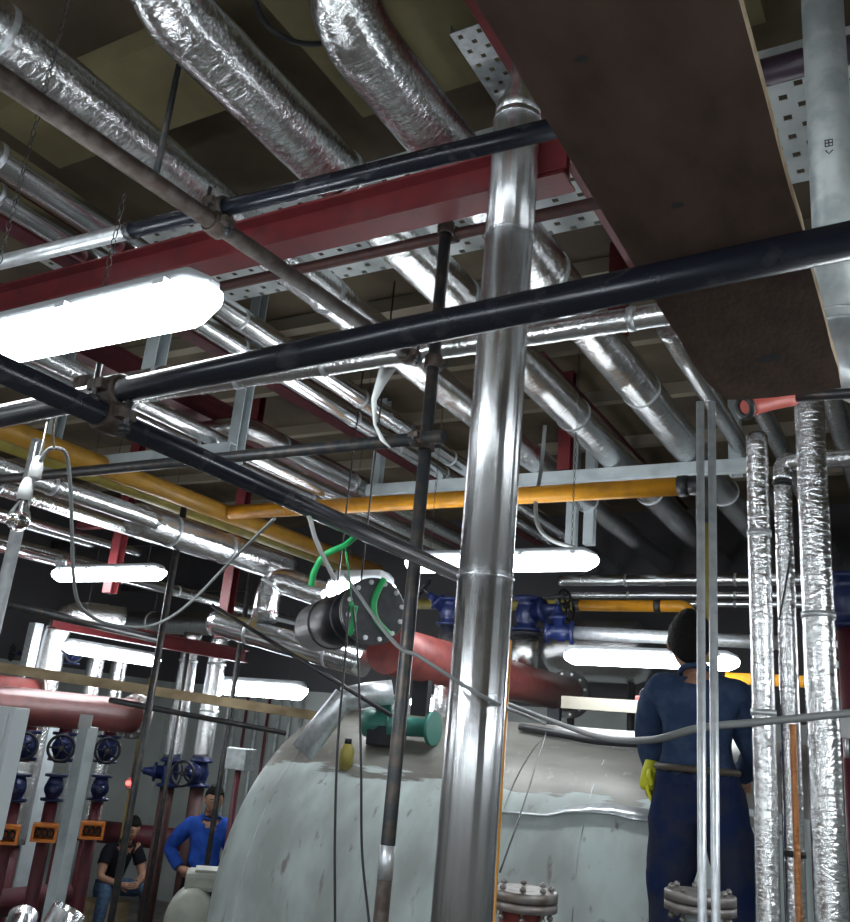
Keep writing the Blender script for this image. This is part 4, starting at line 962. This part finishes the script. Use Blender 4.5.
hose('white plastic tie hanging from the sloping black tube', [D(300, 508, 2.25), D(309, 517, 2.22), D(315, 537, 2.22), D(325, 560, 2.25), D(335, 580, 2.3)], .006, 'whiteplastic', 'cable_tie', 'tie')
hose('green rope looped from the sloping black tube', [D(358, 534, 2.55), D(345, 545, 2.5), D(325, 555, 2.48), D(315, 570, 2.48), D(311, 586, 2.48)], .009, 'greenrope', 'rope', 'rope', 'green ropes')
hose('thin green cord hanging under the sloping black tube', [D(345, 546, 2.5), D(349, 575, 2.6), D(352, 604, 4.0)], .003, 'greenrope', 'rope', 'rope', 'green ropes')
hose('green rope bunched on the blank flange, left strand', [D(351, 602, 4.4), D(354, 620, 4.42), D(350, 634, 4.42), D(356, 606, 4.42)], .012, 'greenrope', 'rope', 'rope', 'green ropes')
fu = V((-ddir.y, ddir.x, 0)) * -1
hose('green rope draped over the blank flange face', [fc - ddir * .03 + fu * a_ + V((0, 0, b_)) for a_, b_ in ((.03, .18), (.0, .11), (-.015, .03), (.01, -.05), (.09, -.12))], .018, 'greenrope', 'rope', 'rope', 'green ropes')
hose('black cable looping under the ceiling between two thick foil pipes', [D(250, -20, 3.4), D(262, 18, 3.4), D(285, 38, 3.4), D(315, 44, 3.5), D(350, 36, 3.6)], .011, 'rubber')
hose('grey cable hanging right of the stainless riser behind the yellow pipe', [D(545, 425, 5.8), D(541, 470, 5.8), D(536, 500, 5.7), D(538, 525, 5.6), D(552, 540, 5.5), D(575, 548, 5.4)], .014, 'greycable')
hose('thin black wire across the middle foil riser', [D(790, 560, 3.1), D(783, 600, 3.15), D(779, 620, 3.2)], .004, 'rubber', 'wire', 'wire')
# hanging rod and chain at top left
a = D(167, 122, 3.3); simple('hanger_rod', MB().cyl((a.x, a.y, on(158, 180, 'y', a.y).z), (a.x, a.y, ZC), .012, 10), 'darksteel', 'dark hanger rod in front of the crumpled foil pipe', 'rod')
# cloth strip on the cross pipe
mb = MB(); pts = [D(388, 368, 2.6), D(380, 385, 2.52), D(374, 400, 2.5), D(375, 425, 2.5), D(383, 441, 2.48), D(390, 448, 2.47)]; sd2 = RT @ V((1, .2, 0)).normalized()
for i, p_ in enumerate(pts): ww = (.024, .014, .008, .005, .008, .003)[i]; mb.v += [p_ - sd2 * ww, p_ + sd2 * ww]
for i in range(len(pts) - 1): mb.face((2 * i, 2 * i + 1, 2 * i + 3, 2 * i + 2))
o = simple('cloth_strip', mb, 'rag', 'pale torn cloth strip hanging from the silver cross pipe', 'cloth'); md = o.modifiers.new('gauge', 'SOLIDIFY'); md.thickness = .002
# bulb
def bulb(label, px, py, d, glass):
    a = D(px, py, d); t = thing('light_bulb', a, label, 'bulb', 'hanging bulb holders')
    MB().lathe([(0, .017), (.03, .017), (.045, .014), (.06, .008)], a, (0, 0, 1), 16).build('socket', 'whiteplastic', t)
    MB().tube([a + V((0, 0, .06)), a + V((.002, 0, .1)), a + V((.0, 0, .16))], .0018, 6).build('lead', 'whiteplastic', t)
    if glass:
        MB().lathe([(0, .013), (-.01, .013), (-.03, .024), (-.05, .030), (-.068, .027), (-.08, .015), (-.084, .002)], a, (0, 0, 1), 20, True).build('globe', 'glass', t)
        MB().cyl(a, a + V((0, 0, -.035)), .003, 6).build('filament_stem', 'whiteplastic', t)
    return t
bulb('clear bulb in a white holder hanging at left edge', 23, 500, 2.3, True)
bulb('empty white bulb holder above the hanging clear bulb', 34, 478, 2.35, False)

# ------------------------------------------------------------------ people
def finger_tubes(mb, wrist, d, side, nrm, s=1.0, curl=.5):
    """palm block plus four unequal curled fingers and a thumb from the palm's side"""
    d, side, nrm = V(d).normalized(), V(side).normalized(), V(nrm).normalized()
    mb.tube([wrist - d * .02 * s, wrist + d * .03 * s, wrist + d * .075 * s, wrist + d * .09 * s], 0, 10, rs=[.026 * s, .034 * s, .036 * s, .026 * s])
    for k, (o, L) in enumerate(((-.027, .070), (-.009, .080), (.009, .075), (.026, .058))):
        p = wrist + d * .07 * s + side * o * s; pts = [p]; a = .15
        for j, f in enumerate((.25, .42, .33)):
            p = p + (d * math.cos(a) + nrm * math.sin(a)) * L * f * s; pts.append(p); a += curl
        mb.tube(pts, 0, 8, rs=[.0098 * s, .0092 * s, .0085 * s, .0062 * s])
    p = wrist + d * .02 * s - side * .028 * s; q = p + (d * .6 - side * .7 + nrm * .2).normalized() * .035 * s; e = q + (d * .9 - side * .2 + nrm * .4).normalized() * .032 * s
    mb.tube([p, q, e], 0, 8, rs=[.013 * s, .0105 * s, .008 * s])
def head_mesh(mb, c, fwd, upd, s=1.0):
    fwd, upd = V(fwd).normalized(), V(upd).normalized(); rt = fwd.cross(upd).normalized(); upd = rt.cross(fwd)
    b = len(mb.v); nu, nv = 28, 20
    for j in range(nv + 1):
        ph = PI * j / nv
        for i in range(nu):
            th = 2 * PI * i / nu
            x, y, z = math.sin(ph) * math.sin(th), math.sin(ph) * math.cos(th), math.cos(ph)
            X, Y_, Z_ = x * .076, y * .096, z * .118
            if z < 0: X *= 1 - .28 * z * z; Y_ *= (1 - .12 * z * z) if y > 0 else (1 - .35 * z * z)
            if y > .2:                                               # face: brow, sockets, nose, mouth, chin
                g = lambda cx, cz, w: math.exp(-(((x - cx) / w) ** 2 + ((z - cz) / w) ** 2))
                Y_ += .020 * math.exp(-((x / .14) ** 2)) * math.exp(-(((z + .17) / .2) ** 2)) - .010 * (g(.38, .02, .16) + g(-.38, .02, .16)) + .006 * math.exp(-((z - .2) / .1) ** 2) + .006 * g(0, -.50, .22) + .010 * g(0, -.85, .3)
            mb.v.append(c + (rt * X + fwd * Y_ + upd * Z_) * s)
    for j in range(nv):
        for i in range(nu):
            i2 = (i + 1) % nu; mb.face((b + j * nu + i, b + j * nu + i2, b + (j + 1) * nu + i2, b + (j + 1) * nu + i))
    for sg in (-1, 1):
        mb.torus(c + (rt * sg * .077 - fwd * .005 - upd * .008) * s, (rt * sg + fwd * .35), .018 * s, .007 * s, 12, 6, 1, 1.4)
    return rt, fwd, upd
def person(name, label, loc, face, J, s, clothes, hands, head, hairstyle, extra=None, group=None, hk=1.04):
    loc = V(loc); a = math.atan2(-face[0], face[1]); R = Matrix.Rotation(a, 3, 'Z')
    W = lambda p: loc + R @ (V(p) * s)
    t = thing(name, loc, label, 'person', group)
    order = list(J); idx = {k: i for i, k in enumerate(order)}
    me = bpy.data.meshes.new('tmp'); edges = [(idx[J[k][2]], idx[k]) for k in order if J[k][2]]
    me.from_pydata([tuple(V(J[k][0]) * s) for k in order], edges, [])
    o = bpy.data.objects.new('tmp', me); COL.objects.link(o)
    md = o.modifiers.new('skin', 'SKIN'); md.branch_smoothing = .6
    sub = o.modifiers.new('sub', 'SUBSURF'); sub.levels = 2; sub.render_levels = 2
    for k in order:
        r_ = J[k][1] * s; r_ = (r_, r_); dd = me.skin_vertices[0].data[idx[k]]; dd.radius = r_; dd.use_root = (k == order[0])
    dg = bpy.context.evaluated_depsgraph_get(); ev = o.evaluated_get(dg); m2 = bpy.data.meshes.new_from_object(ev)
    verts = [v.co.copy() for v in m2.vertices]; norms = [v.normal.copy() for v in m2.vertices]; faces = [tuple(p.vertices) for p in m2.polygons]
    COL.objects.unlink(o); bpy.data.objects.remove(o); bpy.data.meshes.remove(m2); bpy.data.meshes.remove(me)
    def seg_of(p):
        best = None
        for k in order:
            if not J[k][2]: continue
            A, B = V(J[J[k][2]][0]) * s, V(J[k][0]) * s; ab = B - A; u = max(0, min(1, (p - A).dot(ab) / max(ab.length_squared, 1e-9)))
            dist = (A + ab * u - p).length - .5 * s * (J[k][1] * u + J[J[k][2]][1] * (1 - u))
            if best is None or dist < best[0]: best = (dist, k, u)
        return best[1], best[2]
    mb = MB(); mb.v = [W(v / s) for v in verts]
    for f in faces: mb.face(f)
    for (wk, d, side, nrm) in hands: finger_tubes(mb, W(J[wk][0]), R @ V(d), R @ V(side), R @ V(nrm), s)
    hc, hf, hu = head; head_mesh(mb, W(hc), R @ V(hf), R @ V(hu), s * hk)
    mb.build('body', 'skin', t)
    fseg = [seg_of(sum((verts[i] for i in f), V()) / len(f)) for f in faces]
    for (cn, keys, m, off, fold) in clothes:
        c = MB(); mp = {}
        for f, (k, u) in zip(faces, fseg):
            if k in keys and keys[k][0] <= u <= keys[k][1]:
                for i in f:
                    if i not in mp:
                        mp[i] = len(c.v); p = verts[i]; n_ = norms[i]
                        w_ = fold * (noise.noise(p * 9 + V((3, 1, 2))) + .5 * noise.noise(p * 20))
                        c.v.append(W((p + n_ * (off + w_)) / s))
                c.face(tuple(mp[i] for i in f))
        if not c.v: continue
        oo = c.build(cn, m, t); sd_ = oo.modifiers.new('cloth', 'SOLIDIFY'); sd_.thickness = .004; sd_.offset = -1
    # hair: cap over crown, sides and back
    rt = R @ V(hf); fw = (R @ V(hf)).normalized(); up2 = (R @ V(hu)).normalized(); rt = fw.cross(up2).normalized(); up2 = rt.cross(fw); C0 = W(hc)
    h = MB(); nu, nv = 28, 16
    for j in range(nv + 1):
        for i in range(nu):
            th = 2 * PI * i / nu; fr = math.cos(th)
            pm = PI * (.34 if fr > .5 else .34 + (.5 - fr) / 1.5 * hairstyle); ph = pm * j / nv
            x, y, z = math.sin(ph) * math.sin(th), math.sin(ph) * math.cos(th), math.cos(ph)
            k_ = 1.10 + .05 * noise.noise(V((x * 6, y * 6, z * 6)))
            if j == nv: k_ = 1.0
            h.v.append(C0 + (rt * x * .080 + fw * y * .099 + up2 * z * .122) * s * hk * k_)
    for j in range(nv):
        for i in range(nu): i2 = (i + 1) % nu; h.face((j * nu + i, j * nu + i2, (j + 1) * nu + i2, (j + 1) * nu + i))
    h.build('hair', 'hair', t)
    C1 = W(hc); hs_ = s * hk
    for sg in (-1, 1):
        e_ = C1 + (rt * sg * .030 + fw * .083 + up2 * .004) * hs_
        MB().lathe([(-.012, .002), (-.008, .006), (0, .009), (.005, .008), (.008, .003)], e_, fw, 10).build('eye', 'whiteplastic', t)
        MB().cyl(e_ + fw * .008, e_ + fw * .0115, .006, 10).build('iris', 'hair', t)
        MB().tube([e_ + (rt * -.016 + up2 * .018 + fw * .006) * hs_, e_ + (up2 * .023 + fw * .012) * hs_, e_ + (rt * .016 + up2 * .018 + fw * .006) * hs_], .0035, 6).build('eyebrow', 'hair', t)
    lp_ = C1 + (fw * .094 - up2 * .058) * hs_
    MB().tube([lp_ - rt * .02 - fw * .006, lp_, lp_ + rt * .02 - fw * .006], .0055, 6).build('lips', 'salmon', t)
    nk = W(J['neck'][0]); nd = (W(J['headb'][0]) - nk).normalized()
    MB().torus(nk + nd * .005, nd, J['neck'][1] * s + .012, .013, 24, 8).build('collar', clothes[0][2], t)
    if extra: extra(t, W, R)
    return t
def skeleton(**kw):
    J = dict(pelvis=((0, 0, .96), .125, None), spine=((0, .0, 1.12), .125, 'pelvis'), chest=((0, -.01, 1.30), .135, 'spine'), neck=((0, .01, 1.45), .058, 'chest'), headb=((0, .03, 1.53), .055, 'neck'))
    for s_, x in (('L', -1), ('R', 1)):
        J['sh' + s_] = ((x * .165, -.01, 1.385), .075, 'chest'); J['el' + s_] = ((x * .235, -.02, 1.11), .047, 'sh' + s_); J['wr' + s_] = ((x * .24, .06, .87), .030, 'el' + s_)
        J['hip' + s_] = ((x * .085, 0, .90), .105, 'pelvis'); J['kn' + s_] = ((x * .11, .02, .50), .066, 'hip' + s_); J['an' + s_] = ((x * .12, -.02, .09), .046, 'kn' + s_); J['toe' + s_] = ((x * .14, .15, .04), .036, 'an' + s_)
    for k, v in kw.items(): J[k] = (v[0], v[1] if len(v) > 1 else J[k][1], J[k][2])
    return J
ALL = (0, 1)
top_long = {k: ALL for k in ('spine', 'chest', 'shL', 'shR', 'elL', 'elR')}; top_long.update(neck=(0, .45), wrL=(0, .93), wrR=(0, .93), pelvis=ALL)
top_short = {k: ALL for k in ('spine', 'chest', 'shL', 'shR')}; top_short.update(neck=(0, .4), elL=(0, .55), elR=(0, .55))
legs = {k: ALL for k in ('pelvis', 'hipL', 'hipR', 'knL', 'knR')}; legs.update(anL=(0, .93), anR=(0, .93), spine=(0, .18))
feet = dict(toeL=ALL, toeR=ALL, anL=(.88, 1), anR=(.88, 1))

# the man in navy, seen from behind on a small steel platform before the boiler
MD = 3.72; S1 = .95
mp = D(697, 778, MD); ft = mp.z - 1.0 * S1
J = skeleton(elR=((.255, .05, 1.12), .052), wrR=((.17, .27, 1.03),), elL=((-.23, .13, 1.13), .05), wrL=((-.195, .09, .98),), shL=((-.165, -.0, 1.39), .085), shR=((.175, .0, 1.38), .085),
             knR=((.19, .06, .52), .082), anR=((.20, 0, .09),), toeR=((.25, .15, .04),), knL=((-.12, .02, .5), .08), anL=((-.13, -.02, .09),), hipL=((-.095, 0, .89), .122), hipR=((.10, 0, .89), .122),
             pelvis=((0, 0, .97), .14), spine=((0, 0, 1.13), .142), chest=((0, -.02, 1.29), .15), neck=((0, .02, 1.45), .062), headb=((0, .05, 1.52), .058))
def navy_extra(t, W, R):
    mb = MB(); mb.torus(W((0, 0, 1.035)), (0, 0, 1), .172 * S1, .014, 36, 8, 1.0, 1.0); mb.build('belt', 'belt', t)
    mb = MB(); finger_tubes(mb, W((-.205, .045, 1.03)), R @ V((-.1, -.15, -1)), R @ V((0, 1, 0)), R @ V((1, 0, 0)), 1.12, .3); mb.build('glove', 'yellowglove', t)['label'] = 'yellow work glove'
fd = ray(690, 700); fd = (fd.x + .12, fd.y)
person('person', 'man in navy work clothes seen from behind on a platform by the boiler', (mp.x, mp.y, ft), fd, J, S1,
       [('jacket', top_long, 'navy', .016, .012), ('trousers', legs, 'navy2', .016, .016), ('boot', dict(toeL=ALL, anL=(.88, 1)), 'iron', .008, 0), ('boot', dict(toeR=ALL, anR=(.88, 1)), 'iron', .008, 0)],
       [('wrR', (0, .9, -.3), (-1, 0, 0), (0, -.3, -1)), ('wrL', (-.05, -.25, -.9), (0, 1, 0), (1, 0, 0))],
       ((-.035, .07, 1.60), (-.05, 1, -.16), (0, .16, 1)), .47, navy_extra, None, 1.2)
t = thing('work_platform', (mp.x, mp.y, 0), 'small steel work platform under the man in navy', 'platform')
MB().box((mp.x + .02, mp.y + .03, ft - .022), (.74, .42, .03), None, .004).build('deck', 'darksteel', t)
for dx in (-.33, .37):
    for dy in (-.16, .22): MB().box((mp.x + dx, mp.y + dy, (ft - .037) / 2), (.04, .04, ft - .037)).build('leg', 'darksteel', t)

# man in the blue shirt
bp_ = D(205, 850, 8.8)
S2 = (D(206, 785, 8.8).z) / 1.735
J = skeleton(elL=((-.25, -.02, 1.12), .047), elR=((.33, -.06, 1.15), .047), wrR=((.22, .08, 1.0),), wrL=((-.27, .1, .93),), neck=((0, .03, 1.45),), headb=((0, .06, 1.53),))
cdv = CAM - bp_
person('person', 'man in a bright blue shirt standing beyond the burner', (bp_.x, bp_.y, 0), (cdv.x + .12, cdv.y + 2.2), J, S2,
       [('shirt', top_long, 'bluecloth', .018, .012), ('trousers', legs, 'blackcloth', .012, .008), ('shoe', dict(toeL=ALL, anL=(.88, 1)), 'iron', .006, 0), ('shoe', dict(toeR=ALL, anR=(.88, 1)), 'iron', .006, 0)],
       [('wrR', (-.8, .5, -.2), (0, .3, 1), (-.5, -.8, 0)), ('wrL', (0, .3, -1), (0, 1, 0), (1, 0, 0))],
       ((0, .075, 1.61), (.05, 1, -.22), (0, .22, 1)), .38)
# sitting man
sp = on(108, 886, 'z', .52)
J = skeleton(pelvis=((0, 0, .50), .125), spine=((0, .07, .66), .12), chest=((0, .17, .83), .13), neck=((0, .25, .96),), headb=((0, .29, 1.03),))
for s_, x in (('L', -1), ('R', 1)):
    J['sh' + s_] = ((x * .165, .18, .90), .072, 'chest'); J['el' + s_] = ((x * .25, .27, .63), .045, 'sh' + s_); J['wr' + s_] = ((x * .09, .46, .58), .030, 'el' + s_)
    J['hip' + s_] = ((x * .09, .03, .49), .10, 'pelvis'); J['kn' + s_] = ((x * .24, .43, .52), .066, 'hip' + s_); J['an' + s_] = ((x * .26, .42, .09), .045, 'kn' + s_); J['toe' + s_] = ((x * .28, .57, .04), .036, 'an' + s_)
person('person', 'man in a black tee shirt and jeans sitting with hands together', (sp.x, sp.y, 0), (1, -.3), J, 1.06,
       [('tee_shirt', {**top_short, 'pelvis': ALL}, 'blackcloth', .014, .008), ('jeans', legs, 'jeans', .012, .008), ('shoe', dict(toeL=ALL, anL=(.88, 1)), 'iron', .006, 0), ('shoe', dict(toeR=ALL, anR=(.88, 1)), 'iron', .006, 0)],
       [('wrR', (-.6, .8, 0), (0, 0, 1), (-.6, -.6, 0)), ('wrL', (.6, .8, 0), (0, 0, -1), (.6, -.6, 0))],
       ((0, .315, 1.115), (.1, 1, -.35), (0, .35, 1)), .42)
simple('timber_block', MB().box((sp.x - .02, sp.y, .185), (.42, .42, .37), None, .008), 'timber', 'rough timber block under the sitting man', 'block')
